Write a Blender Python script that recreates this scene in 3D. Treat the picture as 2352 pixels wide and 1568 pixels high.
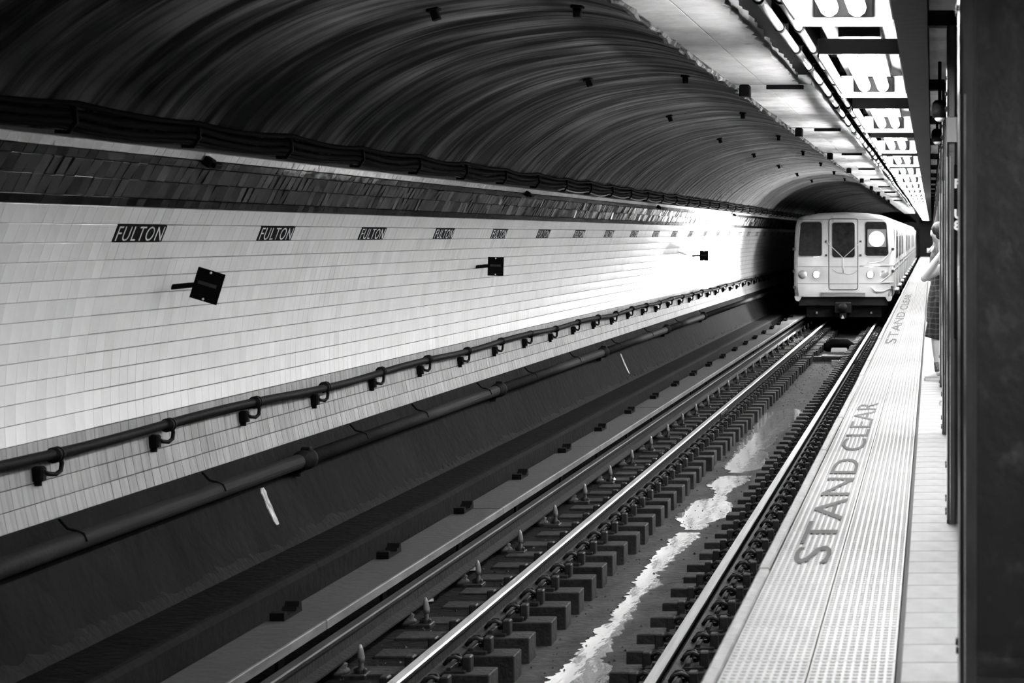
import bpy, math, random
from mathutils import Vector, Matrix

random.seed(7)
for o in list(bpy.data.objects):
    bpy.data.objects.remove(o)
S = bpy.context.scene
COL = S.collection

# ------------------------------------------------------------------ camera
F = 4450.0                     # focal length in pixels of the 2352 x 1568 frame
VX, VY = 2140.0, 538.0         # vanishing point of the track
EYE = 2.63                     # eye height above the rail heads (z = 0)
cam_d = bpy.data.cameras.new('camera')
cam = bpy.data.objects.new('camera', cam_d)
COL.objects.link(cam)
cam.location = (0, 0, EYE)
cam.rotation_euler = (math.pi / 2, 0, 0)
cam_d.sensor_width = 36.0
cam_d.lens = F / 2352 * 36
cam_d.shift_x = (1176 - VX) / 2352
cam_d.shift_y = (VY - 784) / 2352
cam_d.clip_start = 0.05
cam_d.clip_end = 600
cam_d.dof.use_dof = True
cam_d.dof.focus_distance = 23.0
cam_d.dof.aperture_fstop = 6.0
S.camera = cam

# ------------------------------------------------------------------ world, exposure
w = bpy.data.worlds.new('world')
S.world = w
w.use_nodes = True
w.node_tree.nodes['Background'].inputs[0].default_value = (0.5, 0.5, 0.5, 1)
w.node_tree.nodes['Background'].inputs[1].default_value = 0.004
S.view_settings.view_transform = 'Standard'
S.view_settings.look = 'None'
S.view_settings.gamma = 1.0
S.view_settings.use_curve_mapping = False
S.view_settings.exposure = 3.05
TUBE_EMIT = 17.0
HEAD_POWER = 115.0
HEAD_CONE = 54.0
c = S.cycles
c.max_bounces = 4
c.diffuse_bounces = 3
c.glossy_bounces = 2
c.transmission_bounces = 2
c.caustics_reflective = False
c.caustics_refractive = False
c.use_adaptive_sampling = True
c.adaptive_threshold = 0.06
c.adaptive_min_samples = 12

# ------------------------------------------------------------------ materials
def gray(v):
    return (v, v, v, 1)

def new_mat(name):
    m = bpy.data.materials.new(name)
    m.use_nodes = True
    nt = m.node_tree
    return m, nt, nt.nodes['Principled BSDF']

def mat(name, v, rough=0.6, metal=0.0, noise=None, bump=None, spec=0.5, coat=0.0, objrand=0.0, tone=False, rough_var=None):
    """grey procedural material. noise = (scale xyz, lo factor, hi factor, ramp lo, ramp hi) ; bump = (scale, strength)"""
    m, nt, b = new_mat(name)
    L = nt.links
    b.inputs['Roughness'].default_value = rough
    b.inputs['Metallic'].default_value = metal
    b.inputs['Specular IOR Level'].default_value = spec
    b.inputs['Coat Weight'].default_value = coat
    b.inputs['Base Color'].default_value = gray(v)
    tc = nt.nodes.new('ShaderNodeTexCoord')
    out = None
    if noise:
        sc, lo, hi, r0, r1 = noise
        mp = nt.nodes.new('ShaderNodeMapping')
        mp.inputs['Scale'].default_value = sc if isinstance(sc, tuple) else (sc, sc, sc)
        L.new(tc.outputs['Object'], mp.inputs['Vector'])
        n = nt.nodes.new('ShaderNodeTexNoise')
        n.inputs['Scale'].default_value = 1.0
        n.inputs['Detail'].default_value = 3
        n.inputs['Roughness'].default_value = 0.6
        L.new(mp.outputs[0], n.inputs['Vector'])
        mr = nt.nodes.new('ShaderNodeMapRange')
        mr.inputs[1].default_value = r0
        mr.inputs[2].default_value = r1
        mr.inputs[3].default_value = v * lo
        mr.inputs[4].default_value = v * hi
        L.new(n.outputs['Fac'], mr.inputs[0])
        out = mr.outputs[0]
    if objrand or tone:
        mul = nt.nodes.new('ShaderNodeMath')
        mul.operation = 'MULTIPLY'
        if tone:
            a = nt.nodes.new('ShaderNodeAttribute')
            a.attribute_name = 'tone'
            src = a.outputs['Fac']
        else:
            oi = nt.nodes.new('ShaderNodeObjectInfo')
            mr2 = nt.nodes.new('ShaderNodeMapRange')
            mr2.inputs[3].default_value = 1 - objrand
            mr2.inputs[4].default_value = 1 + objrand
            L.new(oi.outputs['Random'], mr2.inputs[0])
            src = mr2.outputs[0]
        L.new(src, mul.inputs[0])
        if rough_var:
            rv = nt.nodes.new('ShaderNodeMapRange')
            rv.inputs[1].default_value, rv.inputs[2].default_value = 0.68, 1.35
            rv.inputs[3].default_value, rv.inputs[4].default_value = rough_var
            L.new(src, rv.inputs[0])
            L.new(rv.outputs[0], b.inputs['Roughness'])
        if out is not None:
            L.new(out, mul.inputs[1])
        else:
            mul.inputs[1].default_value = v
        out = mul.outputs[0]
    if out is not None:
        cb = nt.nodes.new('ShaderNodeCombineColor')
        for i in range(3):
            L.new(out, cb.inputs[i])
        L.new(cb.outputs[0], b.inputs['Base Color'])
    if bump:
        n2 = nt.nodes.new('ShaderNodeTexNoise')
        n2.inputs['Scale'].default_value = bump[0]
        n2.inputs['Detail'].default_value = 2
        L.new(tc.outputs['Object'], n2.inputs['Vector'])
        bp = nt.nodes.new('ShaderNodeBump')
        bp.inputs['Strength'].default_value = bump[1]
        bp.inputs['Distance'].default_value = 0.02
        L.new(n2.outputs['Fac'], bp.inputs['Height'])
        L.new(bp.outputs[0], b.inputs['Normal'])
    return m

def emit_mat(name, v, strength):
    m, nt, b = new_mat(name)
    b.inputs['Base Color'].default_value = gray(v)
    b.inputs['Emission Color'].default_value = gray(1)
    b.inputs['Emission Strength'].default_value = strength
    return m

def vault_mat():
    """sooty sprayed concrete with long stains that run round the rings of the vault"""
    m, nt, b = new_mat('vault_concrete')
    L = nt.links
    b.inputs['Roughness'].default_value = 0.75
    b.inputs['Specular IOR Level'].default_value = 0.25
    tc = nt.nodes.new('ShaderNodeTexCoord')
    def nz(scale, detail, dist=0.0):
        mp = nt.nodes.new('ShaderNodeMapping')
        mp.inputs['Scale'].default_value = scale
        L.new(tc.outputs['Object'], mp.inputs['Vector'])
        n = nt.nodes.new('ShaderNodeTexNoise')
        n.inputs['Scale'].default_value = 1
        n.inputs['Detail'].default_value = detail
        n.inputs['Distortion'].default_value = dist
        L.new(mp.outputs[0], n.inputs['Vector'])
        return n.outputs['Fac']
    def ramp(src, a, c, lo, hi):
        mr = nt.nodes.new('ShaderNodeMapRange')
        mr.inputs[1].default_value, mr.inputs[2].default_value = a, c
        mr.inputs[3].default_value, mr.inputs[4].default_value = lo, hi
        L.new(src, mr.inputs[0])
        return mr.outputs[0]
    def mulv(a, c):
        k = nt.nodes.new('ShaderNodeMath')
        k.operation = 'MULTIPLY'
        L.new(a, k.inputs[0])
        L.new(c, k.inputs[1])
        return k.outputs[0]
    s1 = ramp(nz((0.42, 2.6, 0.42), 5, 0.6), 0.40, 0.62, 0.08, 1.5)
    s2 = ramp(nz((0.8, 9.0, 0.8), 4, 0.4), 0.36, 0.56, 0.22, 1.0)
    s3 = ramp(nz((1.6, 1.6, 1.6), 3), 0.3, 0.7, 0.5, 1.4)
    v = mulv(mulv(s1, s2), s3)
    k = nt.nodes.new('ShaderNodeMath')
    k.operation = 'MULTIPLY'
    k.inputs[1].default_value = VAULT_ALBEDO
    L.new(v, k.inputs[0])
    cb = nt.nodes.new('ShaderNodeCombineColor')
    for i in range(3):
        L.new(k.outputs[0], cb.inputs[i])
    L.new(cb.outputs[0], b.inputs['Base Color'])
    bp = nt.nodes.new('ShaderNodeBump')
    bp.inputs['Strength'].default_value = 0.5
    bp.inputs['Distance'].default_value = 0.03
    L.new(s1, bp.inputs['Height'])
    L.new(bp.outputs[0], b.inputs['Normal'])
    return m

VAULT_ALBEDO = 0.2
M = {}
M['tile_white'] = mat('glazed_white_tile', 0.74, 0.22, noise=((3, 3, 3), 0.93, 1.04, 0.3, 0.7), objrand=0.06)
M['tile_white_t'] = mat('glazed_white_tile_field', 0.74, 0.22, noise=((3, 3, 3), 0.93, 1.04, 0.3, 0.7), tone=True)
M['tile_dirty'] = mat('grimy_white_tile', 0.2016, 0.6, noise=((10, 20, 2.0), 0.62, 1.1, 0.3, 0.6), objrand=0.08)
M['tile_dirty_t'] = mat('grimy_white_tile_field', 0.2016, 0.6, noise=((10, 20, 2.0), 0.62, 1.1, 0.3, 0.6), tone=True)
M['tile_dark'] = mat('glazed_dark_tile', 0.014, 0.14, objrand=0.3, spec=0.5, rough_var=(0.14, 0.42))
M['tile_dark_t'] = mat('glazed_dark_tile_field', 0.014, 0.14, tone=True, spec=0.5, rough_var=(0.14, 0.42))
M['tile_black'] = mat('glazed_black_tile', 0.003, 0.15, objrand=0.2, spec=0.08)
M['tile_black_t'] = mat('glazed_black_tile_field', 0.003, 0.15, tone=True, spec=0.08)
M['grout'] = mat('dark_grout', 0.05, 0.9)
M['vault'] = vault_mat()
M['low_wall'] = mat('sooty_lower_wall', 0.0058, 0.9, noise=((2.5, 3.5, 2.0), 0.5, 1.35, 0.3, 0.7), bump=(9, 0.5), spec=0.06)
M['tar'] = mat('tar_stain', 0.006, 0.9, bump=(20, 0.6), spec=0.1)
M['ledge'] = mat('sooty_ledge', 0.0025, 0.95, noise=((5, 5, 5), 0.4, 1.5, 0.35, 0.65), bump=(14, 0.6), spec=0.04)
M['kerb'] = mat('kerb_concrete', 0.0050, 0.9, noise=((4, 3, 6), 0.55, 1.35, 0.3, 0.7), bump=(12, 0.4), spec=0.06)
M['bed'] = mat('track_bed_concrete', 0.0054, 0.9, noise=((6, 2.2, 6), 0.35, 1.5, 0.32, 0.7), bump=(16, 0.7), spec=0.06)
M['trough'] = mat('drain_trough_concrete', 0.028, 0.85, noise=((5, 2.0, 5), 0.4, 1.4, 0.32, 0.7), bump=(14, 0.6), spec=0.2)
M['tie'] = mat('creosoted_tie', 0.0115, 0.75, noise=((22, 5, 8), 0.5, 1.4, 0.3, 0.7), bump=(22, 0.5), spec=0.25, objrand=0.35)
M['iron'] = mat('rusty_iron', 0.012, 0.6, noise=((18, 18, 18), 0.5, 1.6, 0.3, 0.7), bump=(40, 0.3), spec=0.2)
M['rail_side'] = mat('rusty_rail', 0.0101, 0.65, noise=((10, 6, 10), 0.6, 1.5, 0.3, 0.7), bump=(25, 0.3), spec=0.12)
M['rail_top'] = mat('polished_rail_head', 0.8, 0.40, metal=1.0, noise=((30, 0.8, 30), 0.75, 1.05, 0.3, 0.7))
M['dull_rail'] = mat('dull_contact_rail', 0.0300, 0.6, noise=((12, 2, 12), 0.5, 1.4, 0.3, 0.7), spec=0.3)
M['board'] = mat('cover_board', 0.0115, 0.85, noise=((5, 1.2, 5), 0.55, 1.35, 0.3, 0.7), bump=(14, 0.3), objrand=0.1)
M['board_edge'] = mat('worn_board_edge', 0.11, 0.6, noise=((8, 2, 8), 0.4, 1.3, 0.3, 0.7))
M['black_iron'] = mat('black_painted_iron', 0.003, 0.65, bump=(20, 0.2), spec=0.06)
M['pipe'] = mat('sooty_pipe', 0.0043, 0.75, noise=((6, 3, 6), 0.6, 1.5, 0.3, 0.7), bump=(18, 0.3), spec=0.08)
M['cable'] = mat('black_cable', 0.002, 0.8, spec=0.04)
M['cable_pale'] = mat('dusty_cable', 0.25, 0.6)
M['insulator'] = mat('glazed_insulator', 0.15, 0.35, noise=((20, 20, 20), 0.4, 1.3, 0.3, 0.7))
M['tactile'] = mat('tactile_panel_paint', 0.1698, 0.55, noise=((6, 2, 6), 0.82, 1.08, 0.3, 0.7), objrand=0.03)
M['edge_board'] = mat('platform_edge_board', 0.1069, 0.6, noise=((9, 2.5, 9), 0.55, 1.15, 0.32, 0.65), bump=(14, 0.3), objrand=0.08)
M['plat'] = mat('platform_concrete', 0.1038, 0.65, noise=((7, 2.5, 7), 0.72, 1.12, 0.33, 0.66), bump=(10, 0.1), objrand=0.06)
M['plat_base'] = mat('platform_joint', 0.035, 0.9)
M['paint_print'] = mat('grey_stencil_paint', 0.07, 0.8, spec=0.05)
M['column'] = mat('dark_column_paint', 0.0120, 0.5, noise=((14, 14, 10), 0.7, 3.5, 0.55, 0.85), bump=(26, 0.12), spec=0.3)
M['col_edge'] = mat('column_flange_paint', 0.0210, 0.4, noise=((9, 9, 5), 0.7, 1.4, 0.35, 0.7), bump=(26, 0.08))
M['edge_highlight'] = mat('painted_edge_highlight', 0.6, 0.5, noise=((20, 20, 2.2), 0.15, 1.3, 0.38, 0.6))  # pale colour painting the highlight along column edges
M['lit_patch_and_cap'] = mat('lit_patch_and_cap_paint', 0.3, 0.5)  # paints the lit flange patch; the speaker caps share it
M['steel_dark'] = mat('dark_girder_paint', 0.006, 0.7, bump=(12, 0.2), spec=0.2)
M['ceil_white'] = mat('whitewashed_ceiling', 0.85, 0.8, noise=((3, 2, 3), 0.75, 1.1, 0.33, 0.66), bump=(9, 0.3), objrand=0.05)
M['slab'] = mat('whitewashed_slab', 0.85, 0.8, noise=((3, 2.2, 3), 0.7, 1.15, 0.33, 0.66), bump=(8, 0.4), objrand=0.08)
M['slab_grimy'] = mat('grimy_slab', 0.5, 0.8, noise=((3, 2.2, 3), 0.75, 1.1, 0.33, 0.66), bump=(8, 0.4), objrand=0.05)
M['fixture'] = mat('white_enamel', 0.28, 0.4, noise=((4, 4, 4), 0.85, 1.05, 0.3, 0.7))
M['fixture_in'] = mat('aged_grey_enamel', 0.035, 0.5, noise=((4, 4, 4), 0.8, 1.1, 0.3, 0.7))
M['socket'] = mat('lamp_socket', 0.004, 0.8, spec=0.05)
M['tube'] = emit_mat('lit_lamp_tube', 0.9, TUBE_EMIT)
M['conduit'] = mat('galvanised_conduit', 0.45, 0.35, metal=0.6)
M['sign_black'] = mat('black_sign_plate', 0.003, 0.7, spec=0.04)
M['sign_print'] = mat('faded_grey_print', 0.009, 0.6, noise=((60, 60, 60), 0.3, 1.6, 0.35, 0.65))
M['white_paint'] = mat('white_paint', 0.75, 0.5)
M['pale_strip'] = mat('pale_plaster', 0.4, 0.8, noise=((20, 20, 8), 0.4, 1.2, 0.35, 0.6))
M['train'] = mat('train_front_panel', 0.85, 0.38, metal=0.0, noise=((2, 2, 2), 0.9, 1.06, 0.3, 0.7))
M['train_side'] = mat('stainless_side', 0.62, 0.4, metal=0.1, noise=((8, 0.6, 1), 0.9, 1.08, 0.3, 0.7))
M['train_roof'] = mat('train_roof', 0.12, 0.6)
M['train_glass'] = mat('train_glass', 0.03, 0.08, noise=((5, 5, 5), 0.5, 1.6, 0.3, 0.7))
M['train_trim'] = mat('bright_metal_trim', 0.65, 0.3, metal=0.7)
M['seam'] = mat('panel_seam', 0.1, 0.7)
M['under'] = mat('undercarriage', 0.012, 0.8, bump=(10, 0.5))
M['headlamp'] = emit_mat('headlamp_lens', 0.9, 90.0)
M['lamp_off'] = mat('unlit_lamp_lens', 0.5, 0.1)
M['route'] = emit_mat('route_sign_disc', 0.9, 2.4)
M['route_box'] = mat('route_sign_box', 0.3, 0.5)
M['route_letter'] = mat('route_letter', 0.3, 0.5)
M['skin'] = mat('skin', 0.52, 0.5, noise=((9, 9, 9), 0.94, 1.05, 0.3, 0.7))
M['hair'] = mat('dark_hair', 0.012, 0.6, bump=(180, 0.4))
M['shoe'] = mat('pale_sneaker', 0.5, 0.6)
M['sole'] = mat('sneaker_sole', 0.6, 0.6)
M['sock'] = mat('grey_sock', 0.14, 0.8, noise=((60, 60, 60), 0.4, 1.6, 0.4, 0.6))
M['shorts'] = mat('dark_shorts', 0.02, 0.8, bump=(40, 0.3))
M['grey_shirt'] = mat('grey_shirt', 0.12, 0.8)
M['pale_shirt'] = mat('pale_shirt', 0.55, 0.8)
M['pale_trousers'] = mat('pale_trousers', 0.4, 0.8)
M['dark_cloth'] = mat('dark_cloth', 0.03, 0.8)
M['metal_bright'] = mat('bright_metal', 0.7, 0.25, metal=0.9)

def plaid_mat():
    m, nt, b = new_mat('plaid_shirt')
    L = nt.links
    tc = nt.nodes.new('ShaderNodeTexCoord')
    acc = None
    for axis, sc in (('Z', 5.5), ('X', 4.5), ('Y', 4.5)):
        wv = nt.nodes.new('ShaderNodeTexWave')
        wv.bands_direction = axis
        wv.inputs['Scale'].default_value = sc
        wv.inputs['Distortion'].default_value = 3.5
        wv.inputs['Detail'].default_value = 1
        L.new(tc.outputs['Object'], wv.inputs['Vector'])
        mr = nt.nodes.new('ShaderNodeMapRange')
        mr.inputs[1].default_value, mr.inputs[2].default_value = 0.82, 0.98
        mr.inputs[3].default_value, mr.inputs[4].default_value = 0.0, 0.05 if axis == 'Z' else 0.025
        L.new(wv.outputs['Fac'], mr.inputs[0])
        if acc is None:
            acc = mr.outputs[0]
        else:
            ad = nt.nodes.new('ShaderNodeMath')
            L.new(acc, ad.inputs[0])
            L.new(mr.outputs[0], ad.inputs[1])
            acc = ad.outputs[0]
    ad = nt.nodes.new('ShaderNodeMath')
    ad.inputs[1].default_value = 0.014
    L.new(acc, ad.inputs[0])
    cb = nt.nodes.new('ShaderNodeCombineColor')
    for i in range(3):
        L.new(ad.outputs[0], cb.inputs[i])
    L.new(cb.outputs[0], b.inputs['Base Color'])
    b.inputs['Roughness'].default_value = 0.85
    return m
M['plaid'] = plaid_mat()

def water_mat():
    m, nt, b = new_mat('puddle_water')
    L = nt.links
    b.inputs['Base Color'].default_value = gray(0.75)
    b.inputs['Metallic'].default_value = 0.75
    b.inputs['Roughness'].default_value = 0.03
    b.inputs['IOR'].default_value = 3.2
    b.inputs['Specular IOR Level'].default_value = 0.5
    tc = nt.nodes.new('ShaderNodeTexCoord')
    mp = nt.nodes.new('ShaderNodeMapping')
    mp.inputs['Scale'].default_value = (16, 5, 1)
    L.new(tc.outputs['Object'], mp.inputs['Vector'])
    n = nt.nodes.new('ShaderNodeTexNoise')
    n.inputs['Scale'].default_value = 1.0
    n.inputs['Detail'].default_value = 2
    L.new(mp.outputs[0], n.inputs['Vector'])
    bp = nt.nodes.new('ShaderNodeBump')
    bp.inputs['Strength'].default_value = 0.06
    bp.inputs['Distance'].default_value = 0.01
    L.new(n.outputs['Fac'], bp.inputs['Height'])
    L.new(bp.outputs[0], b.inputs['Normal'])
    return m
M['water'] = water_mat()

# ------------------------------------------------------------------ mesh helpers
class MB:
    def __init__(self):
        self.v, self.f, self.s, self.mi = [], [], [], []
    def add(self, vs, fs, smooth=False, mi=0):
        b = len(self.v)
        self.v += [tuple(p) for p in vs]
        for f in fs:
            self.f.append(tuple(b + i for i in f))
            self.s.append(smooth)
            self.mi.append(mi)
        return self
    def box(self, x0, x1, y0, y1, z0, z1, mi=0):
        vs = [(x0, y0, z0), (x1, y0, z0), (x1, y1, z0), (x0, y1, z0), (x0, y0, z1), (x1, y0, z1), (x1, y1, z1), (x0, y1, z1)]
        return self.add(vs, [(0, 3, 2, 1), (4, 5, 6, 7), (0, 1, 5, 4), (1, 2, 6, 5), (2, 3, 7, 6), (3, 0, 4, 7)], False, mi)
    def bbox(self, x0, x1, y0, y1, z0, z1, c=0.006, mi=0):
        """box with chamfered upright and top edges"""
        def ring(d, z):
            return [(x0 + d, y0, z), (x1 - d, y0, z), (x1, y0 + d, z), (x1, y1 - d, z), (x1 - d, y1, z), (x0 + d, y1, z), (x0, y1 - d, z), (x0, y0 + d, z)]
        def ring2(d, z):
            a, b, cc, e = x0 + d, x1 - d, y0 + d, y1 - d
            return [(a + d * .4, cc, z), (b - d * .4, cc, z), (b, cc + d * .4, z), (b, e - d * .4, z), (b - d * .4, e, z), (a + d * .4, e, z), (a, e - d * .4, z), (a, cc + d * .4, z)]
        vs = ring(c, z0) + ring(c, z1 - c) + ring2(c, z1)
        fs = [(7, 6, 5, 4, 3, 2, 1, 0), tuple(range(16, 24))]
        for k in (0, 8):
            for i in range(8):
                j = (i + 1) % 8
                fs.append((k + i, k + j, k + 8 + j, k + 8 + i))
        return self.add(vs, fs, False, mi)
    def prism_y(self, prof, ys, cap=True, smooth=False, closed=True, wob=None, mi=0):
        """profile of (x, z) swept along y; counter-clockwise profile seen from -y gives outward faces"""
        n = len(prof)
        vs = []
        for y in ys:
            dx, dz = wob(y) if wob else (0, 0)
            vs += [(x + dx, y, z + dz) for x, z in prof]
        fs = []
        for k in range(len(ys) - 1):
            for i in range(n if closed else n - 1):
                j = (i + 1) % n
                fs.append((k * n + i, k * n + j, (k + 1) * n + j, (k + 1) * n + i))
        if cap and closed:
            fs.append(tuple(reversed(range(n))))
            fs.append(tuple((len(ys) - 1) * n + i for i in range(n)))
        return self.add(vs, fs, smooth, mi)
    def tube(self, pts, rads, n=10, smooth=True, caps=True, sx=1.0, up=None, mi=0):
        pts = [Vector(p) for p in pts]
        if not isinstance(rads, (list, tuple)):
            rads = [rads] * len(pts)
        vs = []
        prev = None
        for i, p in enumerate(pts):
            a = pts[max(i - 1, 0)]
            b = pts[min(i + 1, len(pts) - 1)]
            t = (b - a).normalized()
            if prev is None:
                ref = Vector(up) if up else (Vector((0, 0, 1)) if abs(t.z) < 0.9 else Vector((1, 0, 0)))
                u = t.cross(ref).normalized()
            else:
                u = (prev - t * prev.dot(t)).normalized()
            prev = u
            w2 = t.cross(u)
            r = rads[i]
            ra, rb = r if isinstance(r, tuple) else (r * sx, r)
            for k in range(n):
                an = 2 * math.pi * k / n
                vs.append(p + u * (math.cos(an) * ra) + w2 * (math.sin(an) * rb))
        fs = []
        for i in range(len(pts) - 1):
            for k in range(n):
                j = (k + 1) % n
                fs.append((i * n + k, i * n + j, (i + 1) * n + j, (i + 1) * n + k))
        if caps:
            fs.append(tuple(reversed(range(n))))
            fs.append(tuple((len(pts) - 1) * n + k for k in range(n)))
        return self.add(vs, fs, smooth, mi)
    def ball(self, c, r, n=12, m=8, mi=0):
        rx, ry, rz = r if isinstance(r, tuple) else (r, r, r)
        vs = [(c[0], c[1], c[2] - rz)]
        for i in range(1, m):
            ph = -math.pi / 2 + math.pi * i / m
            for k in range(n):
                an = 2 * math.pi * k / n
                vs.append((c[0] + rx * math.cos(ph) * math.cos(an), c[1] + ry * math.cos(ph) * math.sin(an), c[2] + rz * math.sin(ph)))
        vs.append((c[0], c[1], c[2] + rz))
        fs = [(0, 1 + (k + 1) % n, 1 + k) for k in range(n)]
        for i in range(m - 2):
            for k in range(n):
                j = (k + 1) % n
                fs.append((1 + i * n + k, 1 + i * n + j, 1 + (i + 1) * n + j, 1 + (i + 1) * n + k))
        top = len(vs) - 1
        fs += [(1 + (m - 2) * n + k, 1 + (m - 2) * n + (k + 1) % n, top) for k in range(n)]
        return self.add(vs, fs, True, mi)
    def mesh(self, name):
        me = bpy.data.meshes.new(name)
        me.from_pydata(self.v, [], self.f)
        me.polygons.foreach_set('use_smooth', self.s)
        if any(self.mi):
            me.polygons.foreach_set('material_index', self.mi)
        me.update()
        return me

def link(name, data, mats=None, parent=None, loc=None, rot=None):
    o = bpy.data.objects.new(name, data)
    COL.objects.link(o)
    if mats is not None and data is not None and len(data.materials) == 0:
        for m in (mats if isinstance(mats, (list, tuple)) else [mats]):
            data.materials.append(M[m] if isinstance(m, str) else m)
    if parent is not None:
        o.parent = parent
    if loc is not None:
        o.location = loc
    if rot is not None:
        o.rotation_euler = rot
    return o

def build(name, mb, mats, parent=None, loc=None, rot=None):
    return link(name, mb.mesh(name), mats, parent, loc, rot)

def tag(o, label=None, cat=None, group=None, kind=None):
    if label:
        o['label'] = label
    if cat:
        o['category'] = cat
    if group:
        o['group'] = group
    if kind:
        o['kind'] = kind
    return o

def empty(name, loc=(0, 0, 0)):
    o = bpy.data.objects.new(name, None)
    o.empty_display_size = 0.1
    COL.objects.link(o)
    o.location = loc
    return o

def text(name, body, size, m, parent=None, extrude=0.0, align='LEFT', mw=None, spacing=1.0, offset=0.0):
    c = bpy.data.curves.new(name, 'FONT')
    c.body = body
    c.size = size
    c.extrude = extrude
    c.offset = offset
    c.align_x = align
    c.space_character = spacing
    c.resolution_u = 4
    c.materials.append(M[m])
    tmp = bpy.data.objects.new(name, c)
    COL.objects.link(tmp)
    dg = bpy.context.evaluated_depsgraph_get()
    me = bpy.data.meshes.new_from_object(tmp.evaluated_get(dg))
    bpy.data.objects.remove(tmp)
    bpy.data.curves.remove(c)
    me.name = name
    if len(me.materials) == 0:
        me.materials.append(M[m])
    o = bpy.data.objects.new(name, me)
    COL.objects.link(o)
    if parent is not None:
        o.parent = parent
    if mw is not None:
        o.matrix_local = mw
    return o

ORD = ['first', 'second', 'third', 'fourth', 'fifth', 'sixth', 'seventh', 'eighth', 'ninth', 'tenth', 'eleventh', 'twelfth', 'thirteenth',
       'fourteenth', 'fifteenth', 'sixteenth', 'seventeenth', 'eighteenth', 'nineteenth', 'twentieth', 'twenty-first', 'twenty-second', 'twenty-third',
       'twenty-fourth', 'twenty-fifth', 'twenty-sixth', 'twenty-seventh', 'twenty-eighth', 'twenty-ninth', 'thirtieth', 'thirty-first']

def frange(a, b, s):
    r = []
    while a < b - 1e-6:
        r.append(a)
        a += s
    return r

# ------------------------------------------------------------------ tunnel section (all heights above the rail heads)
XC, ZC, R = -2.384, EYE - 1.0, 2.8
def arc(th, r=R):
    return (XC - r * math.cos(th), ZC + r * math.sin(th))
TH0, DT = 0.3469, 0.0417                    # lower joint of the row that holds the name tablets, angle of one tile row
rows = [(TH0 + DT * k, TH0 + DT * (k + 1), 'white' if k > -11 else 'dirty') for k in range(-14, 0)]
rows += [(TH0, TH0 + DT, 'name'), (TH0 + DT, 0.4307, 'white'), (0.4307, 0.4525, 'black'), (0.4525, 0.4954, 'dark'),
         (0.4954, 0.536, 'dark'), (0.536, 0.5573, 'black'), (0.5573, 0.5790, 'white')]
TH_LOW = rows[0][0]
TH_TOP = rows[-1][1]
TH_FOOT = math.asin((0.27 - ZC) / R)
Y_END = 240.0

# backing wall behind the tiles
wall_l = None
mb = MB()
inner = [arc(TH_LOW + (TH_TOP + 0.10 - TH_LOW) * i / 24, R + 0.012) for i in range(25)]
outer = [arc(TH_LOW + (TH_TOP + 0.10 - TH_LOW) * i / 24, R + 0.25) for i in range(25)]
mb.prism_y(list(reversed(inner)) + outer, [4, 75, Y_END], smooth=False)
wall_l = build('wall_left', mb, 'grout')
tag(wall_l, 'curved white tiled station wall across the track', None, None, 'structure')

# lower bare wall
mb = MB()
inner = [arc(TH_FOOT - 0.05 + (TH_LOW - TH_FOOT + 0.05) * i / 14, R - 0.004) for i in range(15)]
outer = [arc(TH_FOOT - 0.05 + (TH_LOW - TH_FOOT + 0.05) * i / 14, R + 0.25) for i in range(15)]
mb.prism_y(list(reversed(inner)) + outer, [4, 75, Y_END])
low_wall = build('wall_lower_left', mb, 'low_wall')
tag(low_wall, 'sooty bare concrete wall below the white tiles', None, None, 'structure')

# ragged tar line along the foot of the wall
mb = MB()
rng = random.Random(5)
ys = frange(8.0, 60, 0.07)
lo = [arc(TH_FOOT - 0.02, R - 0.016) for _ in ys]
vs, fs = [], []
hcur = 0.06
for i, y in enumerate(ys):
    hcur = 0.8 * hcur + 0.2 * rng.uniform(-0.004, 0.055)
    pk = max(0.004, hcur + (rng.uniform(0, 0.014) if rng.random() < 0.5 else 0))
    a, b2, c2 = arc(TH_FOOT - 0.03, R - 0.03), arc(TH_FOOT + pk * 0.6, R - 0.016), arc(TH_FOOT + pk, R - 0.0045)
    vs += [(a[0], y, a[1]), (b2[0], y, b2[1]), (c2[0], y, c2[1])]
    if i:
        k = 3 * i
        fs += [(k - 3, k, k + 1, k - 2), (k - 2, k + 1, k + 2, k - 1)]
mb.add(vs, fs)
tar = build('tar_stain', mb, 'tar', low_wall)
tag(tar, 'ragged black tar line along the wall foot', None, None, 'stuff')

# ------------------------------------------------------------------ tiles
TW = 0.127
JY = 11.85                                   # a joint of the tile grid (left edge of the first tablet)
T_FIRST = JY - 14 * TW
NAME_W = 6
NAME_PITCH = 20
def tile_mesh(wd, ht, name):
    g, t, c = 0.0022, 0.012, 0.0018
    mb = MB()
    a, b2 = wd / 2 - g * 0.35, ht / 2 - g * 0.9
    vs = [(-0.004, -a, -b2), (-0.004, a, -b2), (-0.004, a, b2), (-0.004, -a, b2),
          (t - c * .5, -a, -b2), (t - c * .5, a, -b2), (t - c * .5, a, b2), (t - c * .5, -a, b2),
          (t, -a + c, -b2 + c), (t, a - c, -b2 + c), (t, a - c, b2 - c), (t, -a + c, b2 - c)]
    fs = [(8, 9, 10, 11)]
    for k in (0, 4):
        for i in range(4):
            j = (i + 1) % 4
            fs.append((k + i, k + j, k + 4 + j, k + 4 + i))
    mb.add(vs, fs)
    return mb
tmesh = {}
def tile_data(kind, ht):
    key = (kind, round(ht, 3))
    if key not in tmesh:
        m = {'white': 'tile_white', 'name': 'tile_white', 'dirty': 'tile_dirty', 'dark': 'tile_dark', 'black': 'tile_black'}[kind]
        me = tile_mesh(TW, ht, 'tile').mesh('tile')
        me.materials.append(M[m])
        tmesh[key] = me
    return tmesh[key]

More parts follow.
